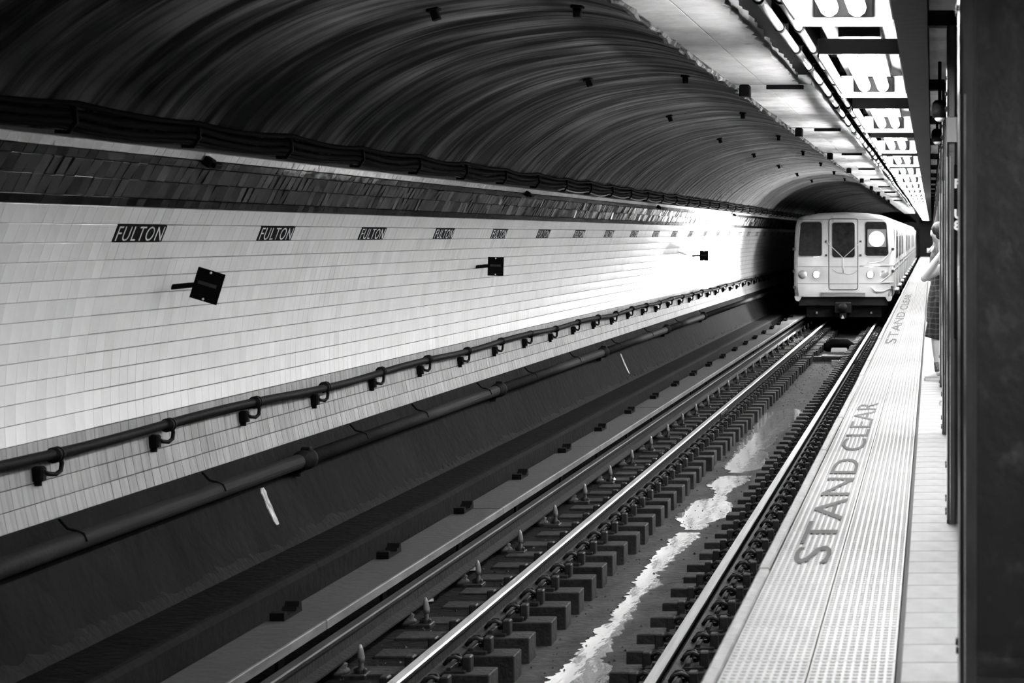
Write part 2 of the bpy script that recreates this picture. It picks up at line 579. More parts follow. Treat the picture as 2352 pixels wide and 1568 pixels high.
field = {}
rng = random.Random(11)
n_single = 0
Y_TILE_END = 76.0
ncol = int((Y_TILE_END - T_FIRST) / TW)
for c in range(-2, ncol):
    y = T_FIRST + (c + 0.5) * TW
    k = c - 14
    for (t0, t1, kind) in rows:
        if kind == 'name' and k >= 0 and k % NAME_PITCH < NAME_W:
            continue
        th = (t0 + t1) / 2
        ht = (t1 - t0) * R
        x, z = arc(th, R + 0.012)
        amp = {'dark': 0.035, 'black': 0.012}.get(kind, 0.0045)
        ry, rz = rng.gauss(0, amp), rng.gauss(0, amp)
        if c < 15 and n_single < 300 and c >= 0:
            o = link('tile', tile_data(kind, ht), None, wall_l)
            o.location = (x, y, z)
            o.rotation_euler = (0, th + ry, rz)
            n_single += 1
        else:
            # part of the field beyond the near tiles
            lst = field.setdefault({'name': 'white'}.get(kind, kind), (MB(), []))
            g, t, cc = 0.0022, 0.012, 0.0018
            a, b2 = TW / 2 - g * 0.35, ht / 2 - g * 0.9
            cs, sn = math.cos(th + ry), math.sin(th + ry)
            pts = []
            for (lx, ly, lz) in ((0, -a, -b2), (0, a, -b2), (0, a, b2), (0, -a, b2), (t, -a + cc, -b2 + cc), (t, a - cc, -b2 + cc), (t, a - cc, b2 - cc), (t, -a + cc, b2 - cc)):
                lx = lx + ly * rz
                pts.append((x + lx * cs + lz * sn, y + ly, z - lx * sn + lz * cs))
            lst[0].add(pts, [(4, 5, 6, 7), (0, 1, 5, 4), (1, 2, 6, 5), (2, 3, 7, 6), (3, 0, 4, 7)])
            tn = {'white': rng.gauss(1, 0.022), 'name': rng.gauss(1, 0.022), 'dirty': rng.uniform(0.82, 1.12), 'dark': rng.uniform(0.65, 1.4), 'black': 1.0}[kind]
            if kind == 'white' and rng.random() < 0.02:
                tn *= 0.9
            lst[1].append(tn)
for kind, (mb, tones) in field.items():
    me = mb.mesh('tile_field')
    at = me.attributes.new('tone', 'FLOAT', 'FACE')
    vals = []
    for t in tones:
        vals += [t] * 5
    at.data.foreach_set('value', vals)
    me.materials.append(M['tile_' + kind + '_t'])
    o = link('tile_field', me, None, wall_l)
    tag(o, None, None, None, 'stuff')

# ------------------------------------------------------------------ FULTON name tablets
th_n = TH0 + DT / 2
xn, zn = arc(th_n, R)
name_w = NAME_W * TW
tab_mesh, tab_txt = None, None
for i in range(20):
    y0 = JY + i * NAME_PITCH * TW
    o = empty('name_tablet', (xn, y0 + name_w / 2, zn))
    o.rotation_euler = (0, th_n, 0)
    if tab_mesh is None:
        mb = MB()
        hh = DT * R / 2 - 0.002
        mb.box(-0.012, 0.004, -name_w / 2 + 0.003, name_w / 2 - 0.003, -hh, hh)
        tab_mesh = mb.mesh('tablet_face')
        tab_mesh.materials.append(M['sign_black'])
    link('tablet_face', tab_mesh, None, o)
    mw = Matrix(((0, 0, 1, 0.0045), (1, 0, 0, 0), (0, 1, 0, -0.0495), (0, 0, 0, 1)))
    if tab_txt is None:
        t = text('lettering', 'FULTON', 0.142, 'white_paint', o, 0.0006, 'CENTER', None, 1.14, -0.0012)
        tab_txt = t.data
    else:
        t = link('lettering', tab_txt, None, o)
    t.matrix_local = mw @ Matrix.Diagonal((1.22, 1, 1, 1))
    pos = 'black FULTON name tablet on the white wall, ' + (ORD[i] + ' from the left' if i else 'largest and leftmost')
    tag(o, pos, 'name tablet', 'FULTON name tablets along the wall')

# ------------------------------------------------------------------ vault
vp = [(-4.70, 0.56), (-4.62, 0.70), (-4.48, 0.86), (-4.27, 1.03), (-4.03, 1.185), (-3.75, 1.32), (-3.4, 1.435), (-3.0, 1.505), (-2.6, 1.54), (-2.2, 1.50), (-1.86, 1.40)]
def smooth_poly(p, n=4):
    out = []
    for i in range(len(p) - 1):
        p0, p1, p2, p3 = p[max(i - 1, 0)], p[i], p[i + 1], p[min(i + 2, len(p) - 1)]
        for k in range(n):
            t = k / n
            out.append(tuple(0.5 * ((2 * b) + (c - a) * t + (2 * a - 5 * b + 4 * c - d) * t * t + (3 * b - a - 3 * c + d) * t ** 3) for a, b, c, d in zip(p0, p1, p2, p3)))
    out.append(p[-1])
    return out
vin = [(x, z + EYE) for x, z in smooth_poly(vp)]
vout = [(x * 1.0 - 0.12, z + 0.3) for x, z in vin]
mb = MB()
n = len(vin)
mb.prism_y(list(reversed(vin)) + vout, [3, 20, 40, 60, Y_END], smooth=True)
vault = build('ceiling_vault', mb, 'vault')
tag(vault, 'sooty barrel vault over the track with streaked ring stains', None, None, 'structure')
# ring ribs left by the formwork: shallow raised bands
ribm = None
rng = random.Random(3)
for i in range(40):
    y = 8.3 + i * 1.746
    if y > 75:
        break
    if ribm is None:
        mb = MB()
        vs, fs = [], []
        for j, (x, z) in enumerate(vin):
            a = vin[max(j - 1, 0)]
            b2 = vin[min(j + 1, n - 1)]
            tx, tz = b2[0] - a[0], b2[1] - a[1]
            l = math.hypot(tx, tz)
            nx, nz = tz / l, -tx / l
            for (dy, d) in ((-0.03, -0.01), (-0.012, 0.003), (0.012, 0.003), (0.03, -0.01)):
                vs.append((x + nx * d, dy, z + nz * d))
            if j:
                k = 4 * j
                for q in range(3):
                    fs.append((k - 4 + q, k - 3 + q, k + 1 + q, k + q))
        mb.add(vs, fs, True)
        ribm = mb.mesh('form_joint')
        ribm.materials.append(M['vault'])
    link('form_joint', ribm, None, vault, (0, y, 0))

# dark hanger blocks in two rows on the vault
blk = None
for row, (bx, bz, first) in enumerate(((-3.24, 1.465, 12.6), (-2.36, 1.52, 12.9))):
    for i in range(8):
        y = first + i * 5.66
        if blk is None:
            mb = MB()
            mb.bbox(-0.04, 0.04, -0.05, 0.05, -0.01, 0.012, 0.008)
            mb.bbox(-0.026, 0.026, -0.03, 0.03, -0.07, -0.008, 0.008)
            blk = mb.mesh('hanger_block')
            blk.materials.append(M['black_iron'])
        o = link('hanger_block', blk, None, None, (bx, y, bz + EYE - 0.005))
        o.rotation_euler = (0, -0.32 if row == 0 else -0.02, 0)
        tag(o, '%s black hanger block from the camera in the %s row of the vault' % (ORD[i], 'lower' if row == 0 else 'upper'), 'hanger block', 'hanger blocks on the vault')

# ------------------------------------------------------------------ cable rack at the foot of the vault
rack = empty('cable_rack', (-4.66, 8, EYE + 0.62))
tag(rack, 'black cables slung on hooks between tile top and vault', 'cable rack')
rng = random.Random(9)
hook_ys = [8.6 + i * 1.746 for i in range(38)]
def sag(y, amp, ph):
    t = ((y - 8.6) / 1.746) % 1.0
    return -amp * 4 * t * (1 - t) + 0.006 * math.sin(y * 2.1 + ph)
for k, (cx, cz, r, amp, mm) in enumerate(((-4.665, 0.585, 0.018, 0.02, 'cable'), (-4.635, 0.615, 0.022, 0.03, 'cable'), (-4.60, 0.655, 0.022, 0.026, 'cable'),
                                          (-4.64, 0.665, 0.02, 0.02, 'cable'), (-4.585, 0.70, 0.018, 0.024, 'cable'), (-4.62, 0.575, 0.011, 0.035, 'cable_pale'))):
    mb = MB()
    ys = frange(4, 75, 0.29)
    if mm == 'cable_pale':
        ys = frange(24, 75, 0.29)
    mb.tube([(cx, y, cz + EYE + sag(y, amp, k)) for y in ys], r, 6)
    o = build('cable', mb, mm)
    o.parent = rack
    o.matrix_parent_inverse = Matrix.Translation((4.66, -8, -EYE - 0.62))
hk = None
for y in hook_ys:
    if hk is None:
        mb = MB()
        mb.tube([(-0.08, 0, 0.16), (0.01, 0, 0.12), (0.085, 0, 0.05), (0.09, 0, -0.02), (0.05, 0, -0.075), (-0.02, 0, -0.07)], 0.013, 6)
        mb.box(-0.1, 0.03, -0.03, 0.03, 0.08, 0.15)
        hk = mb.mesh('hook')
        hk.materials.append(M['black_iron'])
    link('hook', hk, None, rack, (0.0, y - 8, 0.0))

# small dark clamps on the tile crown
clampm = None
for i, (px, ) in enumerate(((487,), (1216,), (1515,), (1688,))):
    y = F * 4.70 / (VX - px)
    if clampm is None:
        mb = MB()
        mb.bbox(-0.03, 0.03, -0.04, 0.04, 0.0, 0.055, 0.006)
        mb.bbox(-0.016, 0.016, -0.02, 0.10, 0.05, 0.085, 0.004)
        clampm = mb.mesh('wall_clamp')
        clampm.materials.append(M['black_iron'])
    x, z = arc(0.562, R - 0.012)
    o = link('wall_clamp', clampm, None, None, (x, y, z))
    o.rotation_euler = (0, math.pi / 2 + 0.562, 0)
    tag(o, '%s black clamp from the left on the white tile strip under the vault' % ORD[i], 'clamp', 'clamps on the top tile strip')

# ------------------------------------------------------------------ wall conduit with hooks
cx, cz = -5.075, EYE - 1.267
conduit = empty('wall_conduit', (cx, 8, cz))
tag(conduit, 'black conduit running along the lower tiles on hooked brackets', 'conduit')
rng = random.Random(21)
br_ys = [4450 * 5.08 / 2015 + 1.66 * i for i in range(-1, 36)]
mb = MB()
ys = frange(4 - 8, 80 - 8, 0.4)
mb.tube([(0.008 * math.sin(y * 0.9), y, 0.012 * math.sin(y * 1.3) + 0.008 * math.sin(y * 0.47)) for y in ys], 0.031, 12)
build('conduit_run', mb, 'black_iron', conduit)
bm_ = None
for y in br_ys:
    if bm_ is None:
        mb = MB()
        mb.tube([(0, -0.05, 0), (0, 0.05, 0)], 0.041, 12)
        mb.tube([(0, -0.03, 0), (0, -0.012, 0)], 0.047, 12)
        mb.tube([(0, 0.012, 0), (0, 0.03, 0)], 0.047, 12)
        pts = [(-0.005, 0.075, -0.02), (0.0, 0.085, -0.06), (0.0, 0.07, -0.1), (-0.005, 0.02, -0.115), (-0.02, -0.05, -0.105), (-0.03, -0.1, -0.085)]
        mb.tube(pts, 0.0135, 7)
        mb.bbox(-0.085, -0.02, -0.12, -0.055, -0.14, -0.055, 0.012)
        mb.bbox(-0.085, -0.04, -0.10, -0.07, -0.17, -0.13, 0.01)
        bm_ = mb.mesh('conduit_bracket')
        bm_.materials.append(M['black_iron'])
    link('conduit_bracket', bm_, None, conduit, (0, y - 8, 0.01 * math.sin((y - 8) * 1.3)))

# ------------------------------------------------------------------ drain pipe
px_, pz_ = -4.945, EYE - 1.775
pipe = empty('drain_pipe', (px_, 8, pz_))
tag(pipe, 'sooty iron pipe with bolted couplings along the bare lower wall', 'pipe')
coup = [F * 4.945 / (VX - x) for x in (700, 1145, 1385, 1530, 1615)]
edges = [4] + coup + [62, 80]
for i in range(len(edges) - 1):
    mb = MB()
    mb.tube([(0, edges[i] - 8 + 0.004, 0), (0, edges[i + 1] - 8 - 0.004, 0)], 0.058, 16)
    build('pipe_length', mb, 'pipe', pipe)
cm = None
for y in coup + [62]:
    if cm is None:
        mb = MB()
        mb.tube([(0, -0.16, 0), (0, -0.10, 0), (0, -0.09, 0), (0, 0.02, 0), (0, 0.03, 0), (0, 0.07, 0)], [0.06, 0.064, 0.078, 0.078, 0.086, 0.086], 16)
        mb.bbox(-0.12, -0.02, -0.04, 0.04, -0.13, -0.06, 0.01)
        mb.bbox(-0.03, 0.05, -0.02, 0.05, 0.075, 0.10, 0.01)
        cm = mb.mesh('coupling')
        cm.materials.append(M['pipe'])
    link('coupling', cm, None, pipe, (0, y - 8, 0))
hm = None
for y in [9.5, 11.2, 13.4, 16.8, 18.8, 21.5, 24.0, 27, 30.5, 34, 38, 42]:
    if hm is None:
        mb = MB()
        mb.tube([(-0.1, 0, 0.13), (-0.05, 0, 0.075), (0.0, 0, 0.063), (0.045, 0, 0.045), (0.062, 0, 0)], 0.009, 6)
        hm = mb.mesh('pipe_strap')
        hm.materials.append(M['black_iron'])
    link('pipe_strap', hm, None, pipe, (0, y - 8, 0))

# pale strips fixed to the lower wall
for i, (x0, y0, x1, y1) in enumerate(((604, 1120, 634, 1205), (1424, 812, 1441, 858))):
    Y = F * 4.97 / (VX - (x0 + x1) / 2)
    zt, zb = EYE - (y0 - VY) * Y / F, EYE - (y1 - VY) * Y / F
    mb = MB()
    n_ = 9
    vs, fs = [], []
    rng = random.Random(40 + i)
    for k in range(n_):
        z = zt + (zb - zt) * k / (n_ - 1)
        xx = XC - math.sqrt(max(0.0, (R - 0.004) ** 2 - (z - ZC) ** 2))
        wd = 0.05 * rng.uniform(0.75, 1.1) * (1.0 if 0 < k < n_ - 1 else 0.55)
        sh = 0.02 * k / n_
        vs += [(xx - 0.01, Y - wd + sh, z), (xx + 0.008, Y - wd * .9 + sh, z), (xx + 0.008, Y + wd * .9 + sh, z), (xx - 0.01, Y + wd + sh, z)]
        if k:
            b0 = 4 * k
            for q in range(3):
                fs.append((b0 - 4 + q, b0 - 3 + q, b0 + 1 + q, b0 + q))
    mb.add(vs, fs)
    o = build('plaster_strip', mb, 'pale_strip')
    tag(o, ('long' if i == 0 else 'short faint') + ' pale plaster strip on the sooty wall below the pipe', 'plaster strip', 'plaster strips on the lower wall')

# ------------------------------------------------------------------ square signs on arms
def square_sign(Y, px, py, wpx, hpx, tilt, arm_px, label):
    s = F / Y
    Xc, Zc = (px - VX) / s, EYE - (py - VY) / s
    wd, ht = wpx / s, hpx / s
    root = empty('square_sign', (Xc, Y, Zc))
    mb = MB()
    mb.bbox(-wd / 2, wd / 2, -ht / 2, ht / 2, -0.006, 0.006, 0.002)
    p = build('sign_plate', mb, 'sign_black', root, (0, 0, 0), (math.pi / 2, tilt, 0))
    mb = MB()
    mb.bbox(-wd * 0.36, wd * 0.33, -0.012, 0.012, 0.0, 0.0075, 0.001)
    build('faded_print', mb, 'sign_print', p, (0, 0.01, 0))
    mb = MB()
    mb.tube([(0, 0, 0), (0, 0, 0.008)], 0.008, 10)
    for sg in (-1, 1):
        build('rivet', mb, 'white_paint', p, (0.0, sg * ht * 0.43, 0.002))
    ax = (arm_px - VX) / s - Xc
    mb = MB()
    mb.tube([(ax - 0.06, 0.03, -0.008), (ax * 0.7, 0.03, 0.004), (ax * 0.55, 0.028, 0.006), (-wd * 0.2, 0.012, -0.02)], [(0.012, 0.018)] * 4, 8, smooth=False)
    build('sign_arm', mb, 'black_iron', root)
    tag(root, label, 'sign', 'square signs on arms from the tiled wall')
square_sign(13.0, 476.5, 656.5, 64, 73, math.radians(17), 410, 'large tilted black square sign on an arm from the white wall')
square_sign(21.7, 1138.5, 611.5, 36, 43, math.radians(1.5), 1101, 'upright black square sign on an arm, midway along the tiled wall')
square_sign(41.0, 1617, 587, 20, 23, 0.0, 1596, 'small distant black square sign on an arm near the train')

# ------------------------------------------------------------------ track bed
def bed(name, prof, m, label, y0=6, y1=Y_END, kind='structure', parent=None):
    mb = MB()
    mb.prism_y(prof, [y0, 20, 40, 60, y1])
    o = build(name, mb, m, parent)
    tag(o, label, None, None, kind)
    return o
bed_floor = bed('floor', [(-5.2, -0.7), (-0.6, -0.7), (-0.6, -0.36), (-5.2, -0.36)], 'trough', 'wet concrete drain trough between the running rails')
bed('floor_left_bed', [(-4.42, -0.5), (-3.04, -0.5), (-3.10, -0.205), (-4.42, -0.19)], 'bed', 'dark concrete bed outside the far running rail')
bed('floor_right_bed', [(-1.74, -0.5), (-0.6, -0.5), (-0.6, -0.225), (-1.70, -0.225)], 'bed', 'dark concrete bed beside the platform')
bed('trim_1', [(-5.25, -0.5), (-4.42, -0.5), (-4.40, 0.235), (-4.425, 0.27), (-5.25, 0.272)], 'kerb', 'concrete bench kerb along the foot of the wall')
bed('floor_ledge', [(-4.97, 0.26), (-4.44, 0.26), (-4.47, 0.276), (-4.97, 0.279)], 'ledge', 'sooty ledge between kerb edge and wall')

# ------------------------------------------------------------------ running rails
def rail_profile(x, top, k=1.0):
    hw = 0.036
    p = [(-0.07, -0.15), (0.07, -0.15), (0.07, -0.138), (0.012, -0.118), (0.009, -0.05), (0.032, -0.036), (hw, -0.028), (hw, -0.008), (0.028, 0.0), (-0.028, 0.0), (-hw, -0.008), (-hw, -0.028), (-0.032, -0.036), (-0.009, -0.05), (-0.012, -0.118), (-0.07, -0.138)]
    return [(x + a * k, top + b * k) for a, b in p]
def rail(name, x, top, joints, label, k=1.0):
    mb = MB()
    prof = rail_profile(0, 0, k)
    edges = [5] + joints + [Y_END]
    for i in range(len(edges) - 1):
        y0, y1 = edges[i] + 0.003, edges[i + 1] - 0.003
        base = len(mb.f)
        mb.prism_y(prof, [y0, y1])
        for fi in range(base, base + 16):
            if fi - base in (7, 8, 9):
                mb.mi[fi] = 1
    o = build(name, mb, ['rail_side', 'rail_top'], None, (x, 0, top))
    tag(o, label, 'rail')
    return o
XL, XR = -1.2045 * EYE, -0.632 * EYE
r_l = rail('running_rail', XL, 0.0, [29.3], 'polished running rail on the wall side of the track')
r_r = rail('running_rail', XR, 0.0, [41.6], 'polished running rail beside the platform edge')
# joint bars at the rail joints
for (root, y, sg) in ((r_l, 29.3, 1), (r_l, 29.3, -1), (r_r, 41.6, 1), (r_r, 41.6, -1)):
    mb = MB()
    mb.bbox(-0.012, 0.012, -0.45, 0.45, -0.042, 0.042, 0.006)
    for k in range(4):
        mb.tube([(0.012 * sg, -0.33 + 0.22 * k, 0), (0.03 * sg, -0.33 + 0.22 * k, 0)], 0.014, 6, False)
    build('joint_bar', mb, 'iron', root, (sg * 0.021, y, -0.083))

# ------------------------------------------------------------------ ties with plates and clips
TP = 0.0458e-3 * 2.83 * F
rng = random.Random(17)
def tie_parts(x0, x1, xr, left):
    mb = MB()
    mb.bbox(x0 - xr, x1 - xr, -0.12, 0.12, -0.36, -0.18, 0.007)
    tie = mb.mesh('tie')
    tie.materials.append(M['tie'])
    mb = MB()
    mb.bbox(-0.19, 0.19, -0.09, 0.09, -0.182, -0.158, 0.005)
    for sg in (-1, 1):
        mb.bbox(sg * 0.085 - 0.014, sg * 0.085 + 0.014, -0.085, 0.085, -0.165, -0.135, 0.004)
    plate = mb.mesh('tie_plate')
    plate.materials.append(M['iron'])
    clips = []
    for sg in (-1, 1):
        mb = MB()
        pts = [(0.045, -0.055, -0.125), (0.075, -0.055, -0.085), (0.115, -0.05, -0.075), (0.155, -0.03, -0.10), (0.15, 0.02, -0.13), (0.115, 0.05, -0.085), (0.075, 0.055, -0.09), (0.045, 0.055, -0.125)]
        mb.tube([(sg * a, b, c) for a, b, c in pts], 0.014, 7)
        c = mb.mesh('rail_clip')
        c.materials.append(M['iron'])
        clips.append(c)
    mb = MB()
    mb.bbox(-0.028, 0.028, -0.045, 0.045, -0.175, -0.075, 0.008)
    sh = mb.mesh('clip_shoulder')
    sh.materials.append(M['iron'])
    mb = MB()
    mb.tube([(0, 0, -0.165), (0, 0, -0.135)], 0.02, 6, False)
    bolt = mb.mesh('plate_bolt')
    bolt.materials.append(M['iron'])
    return tie, plate, clips, sh, bolt
for (side, x0, x1, xr) in (('far', -3.72, -2.78, XL), ('near', -2.06, -0.98, XR)):
    tie, plate, clips, sh, bolt = tie_parts(x0, x1, xr, side == 'far')
    ypos = [F * 2.81 / (1541.5 - VY) + TP * i for i in range(-3, 78)]
    for i, y in enumerate(ypos):
        o = empty('railroad_tie', (xr, y + (0.0 if side == 'far' else 0.12), 0))
        o.rotation_euler = (0, 0, rng.gauss(0, 0.012))
        b_ = link('tie_block', tie, None, o, (rng.gauss(0, 0.012), 0, rng.gauss(0, 0.003)))
        link('tie_plate', plate, None, o)
        for sg, c in zip((-1, 1), clips):
            link('rail_clip', c, None, o, (0, rng.gauss(0, 0.006), 0))
            link('clip_shoulder', sh, None, o, (sg * 0.185, 0, 0))
            if i < 45:
                link('plate_bolt', bolt, None, o, (sg * 0.125, 0.07 * sg, 0))
        if side == 'far':
            tag(o, 'dark short tie under the running rail on the wall side', 'tie', 'ties under the far running rail')
        else:
            tag(o, 'dark short tie under the running rail beside the platform', 'tie', 'ties under the near running rail')

# ------------------------------------------------------------------ third rail, cover boards, insulators
o = rail('third_rail', -3.80, 0.075, [], 'dark contact rail under the cover boards', 1.05)
o.data.materials[1] = M['dull_rail']
bx0, bx1, bz0 = -4.09, -3.715, EYE - 2.375
cover = empty('cover_board', ((bx0 + bx1) / 2, 8, bz0))
tag(cover, 'grey plank cover over the contact rail beside the kerb', 'cover board')
rng = random.Random(31)
y = 7.0
hw = (bx1 - bx0) / 2
while y < 75:
    ln = 4.9
    mb = MB()
    mb.bbox(-hw, hw - 0.022, 0.004, ln - 0.004, -0.035, 0.0, 0.004)
    build('plank', mb, 'board', cover, (0, y - 8, rng.gauss(0, 0.002)))
    mb = MB()
    mb.bbox(hw - 0.022, hw, 0.006, ln - 0.006, -0.05, 0.006, 0.004)
    build('edge_strip', mb, 'board_edge', cover, (rng.gauss(0, 0.002), y - 8, 0))
    y += ln
bk = None
for i in range(26):
    y = F * 2.38 / 738 + 2.29 * (i - 1)
    if bk is None:
        mb = MB()
        prof = [(-0.17, 0.0), (-0.17, 0.05), (-0.13, 0.055), (-0.10, 0.02), (0.05, 0.02), (0.07, 0.045), (0.10, 0.03), (0.12, 0.07), (0.16, 0.06), (0.17, 0.0)]
        vs = [(-0.045, a, b) for a, b in prof] + [(0.045, a, b) for a, b in prof]
        n_ = len(prof)
        fs = [tuple(range(n_)), tuple(reversed(range(n_, 2 * n_)))] + [(i2, i2 + n_, (i2 + 1) % n_ + n_, (i2 + 1) % n_) for i2 in range(n_)]
        mb.add(vs, fs)
        mb.box(-0.05, -0.03, -0.06, 0.06, -0.4, 0.02)
        bk = mb.mesh('board_bracket')
        bk.materials.append(M['black_iron'])
    link('board_bracket', bk, None, cover, (-hw + 0.07, y - 8, 0.0))
inm = None
for i in range(30):
    y = F * 2.72 / (1404 - VY) - 1.6 + 1.60 * i
    root = empty('rail_insulator', (-3.80, y, -0.2))
    if inm is None:
        mb = MB()
        mb.bbox(-0.12, 0.20, -0.07, 0.07, 0.0, 0.03, 0.006)
        a_ = mb.mesh('insulator_base')
        a_.materials.append(M['iron'])
        mb = MB()
        mb.tube([(0, 0, 0.02), (0, 0, 0.05), (0, 0, 0.06), (0, 0, 0.085), (0, 0, 0.095), (0, 0, 0.12)], [0.085, 0.08, 0.06, 0.068, 0.05, 0.05], 14)
        b_ = mb.mesh('porcelain_body')
        b_.materials.append(M['iron'])
        mb = MB()
        mb.tube([(0.15, 0, 0.02), (0.15, 0, 0.06), (0.155, 0, 0.065), (0.155, 0, 0.12)], [0.035, 0.03, 0.018, 0.014], 8)
        mb.bbox(0.11, 0.19, -0.02, 0.02, 0.03, 0.06, 0.008)
        c_ = mb.mesh('post_foot')
        c_.materials.append(M['iron'])
        mb = MB()
        mb.tube([(0.155, 0, 0.10), (0.155, 0, 0.13), (0.15, 0, 0.18), (0.145, 0, 0.21)], [0.021, 0.023, 0.018, 0.01], 9)
        d_ = mb.mesh('insulator_pin')
        d_.materials.append(M['insulator'])
        inm = (a_, b_, c_, d_)
    for nm, me in zip(('insulator_base', 'porcelain_body', 'post_foot', 'insulator_pin'), inm):
        link(nm, me, None, root)
    tag(root, 'iron chair with a pale upright pin beside the contact rail', 'insulator', 'insulator chairs along the contact rail')

# ------------------------------------------------------------------ puddle of water in the trough
def puddle(name, y0, y1, cx_fn, w_fn, seed, label, step=0.035):
    rng = random.Random(seed)
    mb = MB()
    vs, fs = [], []
    zt = -0.353
    ys = frange(y0, y1, step)
    la = ra = 0
    for i, y in enumerate(ys):
        la = 0.6 * la + rng.gauss(0, 0.016)
        ra = 0.6 * ra + rng.gauss(0, 0.016)
        w2 = max(0.006, w_fn(y))
        c = cx_fn(y)
        xl, xr = c - w2 / 2 + la * min(1, w2 * 8), c + w2 / 2 + ra * min(1, w2 * 8)
        if xr < xl + 0.004:
            xr = xl + 0.004
        vs += [(xl, y, zt - 0.012), (xl + 0.003, y, zt), (xr - 0.003, y, zt), (xr, y, zt - 0.012)]
        if i:
            b0 = 4 * i
            for q in range(3):
                fs.append((b0 - 4 + q, b0 - 3 + q, b0 + 1 + q, b0 + q))
    n2 = len(vs) - 4
    fs += [(0, 1, 2, 3), (n2 + 3, n2 + 2, n2 + 1, n2)]
    mb.add(vs, fs)
    o = build(name, mb, 'water')
    tag(o, label, 'puddle', 'puddles in the drain trough')
def key(pts):
    def f(y):
        for (a, va), (b, vb) in zip(pts, pts[1:]):
            if a <= y <= b:
                t = (y - a) / (b - a)
                t = t * t * (3 - 2 * t)
                return va + (vb - va) * t
        return pts[-1][1] if y > pts[-1][0] else pts[0][1]
    return f
def PZ(py):      # distance of a trough point seen at picture height py
    return F * (EYE + 0.353) / (py - VY)
def PX(px, py):
    return (px - VX) * (EYE + 0.353) / (py - VY)
edge = [(1600, 1230, 1330), (1568, 1262, 1372), (1540, 1290, 1394), (1500, 1325, 1392), (1460, 1365, 1413), (1420, 1400, 1440), (1385, 1428, 1466), (1370, 1440, 1468), (1340, 1462, 1510), (1310, 1480, 1515), (1280, 1500, 1542), (1250, 1535, 1580), (1235, 1548, 1600), (1222, 1562, 1605)]
edge2 = [(1216, 1575, 1612), (1205, 1565, 1622), (1185, 1562, 1660), (1172, 1580, 1682), (1155, 1595, 1668), (1140, 1640, 1665), (1125, 1643, 1675), (1110, 1633, 1700), (1098, 1655, 1715), (1092, 1672, 1718)]
edge3 = [(1085, 1680, 1705), (1070, 1672, 1760), (1050, 1688, 1762), (1030, 1698, 1750), (1015, 1712, 1772), (1000, 1722, 1775), (985, 1735, 1800), (965, 1748, 1822), (950, 1760, 1838), (942, 1790, 1836), (938, 1805, 1825)]
def puddle_from(edges, seed, label):
    a, b = PZ(edges[0][0]), PZ(edges[-1][0])
    cf = key([(PZ(y), (PX(l, y) + PX(r, y)) / 2) for y, l, r in edges])
    wf = key([(PZ(y), 1.2 * (PX(r, y) - PX(l, y))) for y, l, r in edges])
    puddle('puddle', a, b, cf, wf, seed, label)
puddle_from(edge, 51, 'long narrow shining puddle in the trough at the front')
puddle_from(edge2, 52, 'puddle in the trough that mirrors the black square sign')
puddle_from(edge3, 53, 'farthest puddle in the trough, broad and dark at its end')
# gravel bits and debris
mb = MB()
rng = random.Random(77)
for i in range(2600):
    zone = rng.random()
    y = 12.0 + 34 * rng.random() ** 1.5
    if zone < 0.35:
        x, z = rng.uniform(-2.95, -1.8), -0.36
    elif zone < 0.75:
        x, z = rng.uniform(-1.55, -0.85), -0.222
    else:
        x, z = rng.uniform(-4.3, -3.2), -0.2
    r = rng.uniform(0.005, 0.022)
    a = rng.random() * 3
    vs = [(x + r * math.cos(a + k * 2.1) * rng.uniform(.6, 1.2), y + r * math.sin(a + k * 2.1), z) for k in range(3)] + [(x, y, z + r * rng.uniform(.5, 1.0))]
    mb.add(vs, [(0, 1, 3), (1, 2, 3), (2, 0, 3)])
o = build('gravel', mb, 'iron', bed_floor)
tag(o, 'fine dark grit scattered over the track bed', None, None, 'stuff')
# scraps of paper between the rails
rng = random.Random(78)
scraps = [(980, 1382, 'pale crumpled cup lid lying by an insulator chair', 0.05), (1087, 1309, 'white paper scrap beside the cover boards', 0.05), (1577, 950, 'small white wrapper beside an insulator chair', 0.045),
          (1495, 995, 'small glinting scrap near an insulator chair', 0.025), (1411, 1103, 'tiny pale scrap by the wall-side rail', 0.02)]
for (sx, sy, lab, r) in scraps:
    Yp = F * (EYE + 0.19) / (sy - VY)
    xp = (sx - VX) * (EYE + 0.19) / (sy - VY)
    mb = MB()
    vs, fs = [], []
    for k in range(7):
        an = 2 * math.pi * k / 7
        rr = r * rng.uniform(.6, 1.2)
        vs.append((rr * math.cos(an), rr * 1.6 * math.sin(an), rng.uniform(0.0, 0.02)))
    vs.append((0, 0, 0.035))
    fs = [(k, (k + 1) % 7, 7) for k in range(7)] + [tuple(reversed(range(7)))]
    mb.add(vs, fs)
    o = build('paper_scrap', mb, 'white_paint', None, (xp, Yp, -0.188))
    tag(o, lab, 'litter', 'litter on the track bed')

# boxes across the trough in front of the train
mb = MB()
mb.bbox(-0.42, 0.36, -0.10, 0.10, 0.0, 0.12, 0.02)
o = build('track_box', mb, 'iron', None, (-2.40, 45.6, -0.36))
tag(o, 'low dark box across the trough in front of the train', 'track box')
mb = MB()
mb.bbox(-0.30, 0.30, -0.05, 0.05, 0.0, 0.05, 0.01)
build('bright_cover', mb, 'metal_bright', o, (0.1, -0.02, 0.10))
mb = MB()
mb.tube([(-0.33, 0, 0.0), (-0.3, 0, 0.12), (-0.2, 0, 0.2), (0.2, 0, 0.2), (0.3, 0, 0.12), (0.33, 0, 0.0)], [0.12] * 6, 10)
o = build('trip_hump', mb, 'black_iron', None, (-2.36, 49.5, -0.35))
tag(o, 'rounded black hump between the rails nearest the train', 'track hump')
root = empty('rail_lamp', (-2.17, 44.2, -0.36))
mb = MB()
mb.bbox(-0.12, 0.04, -0.05, 0.05, 0.0, 0.12, 0.01)
build('lamp_bracket', mb, 'metal_bright', root)
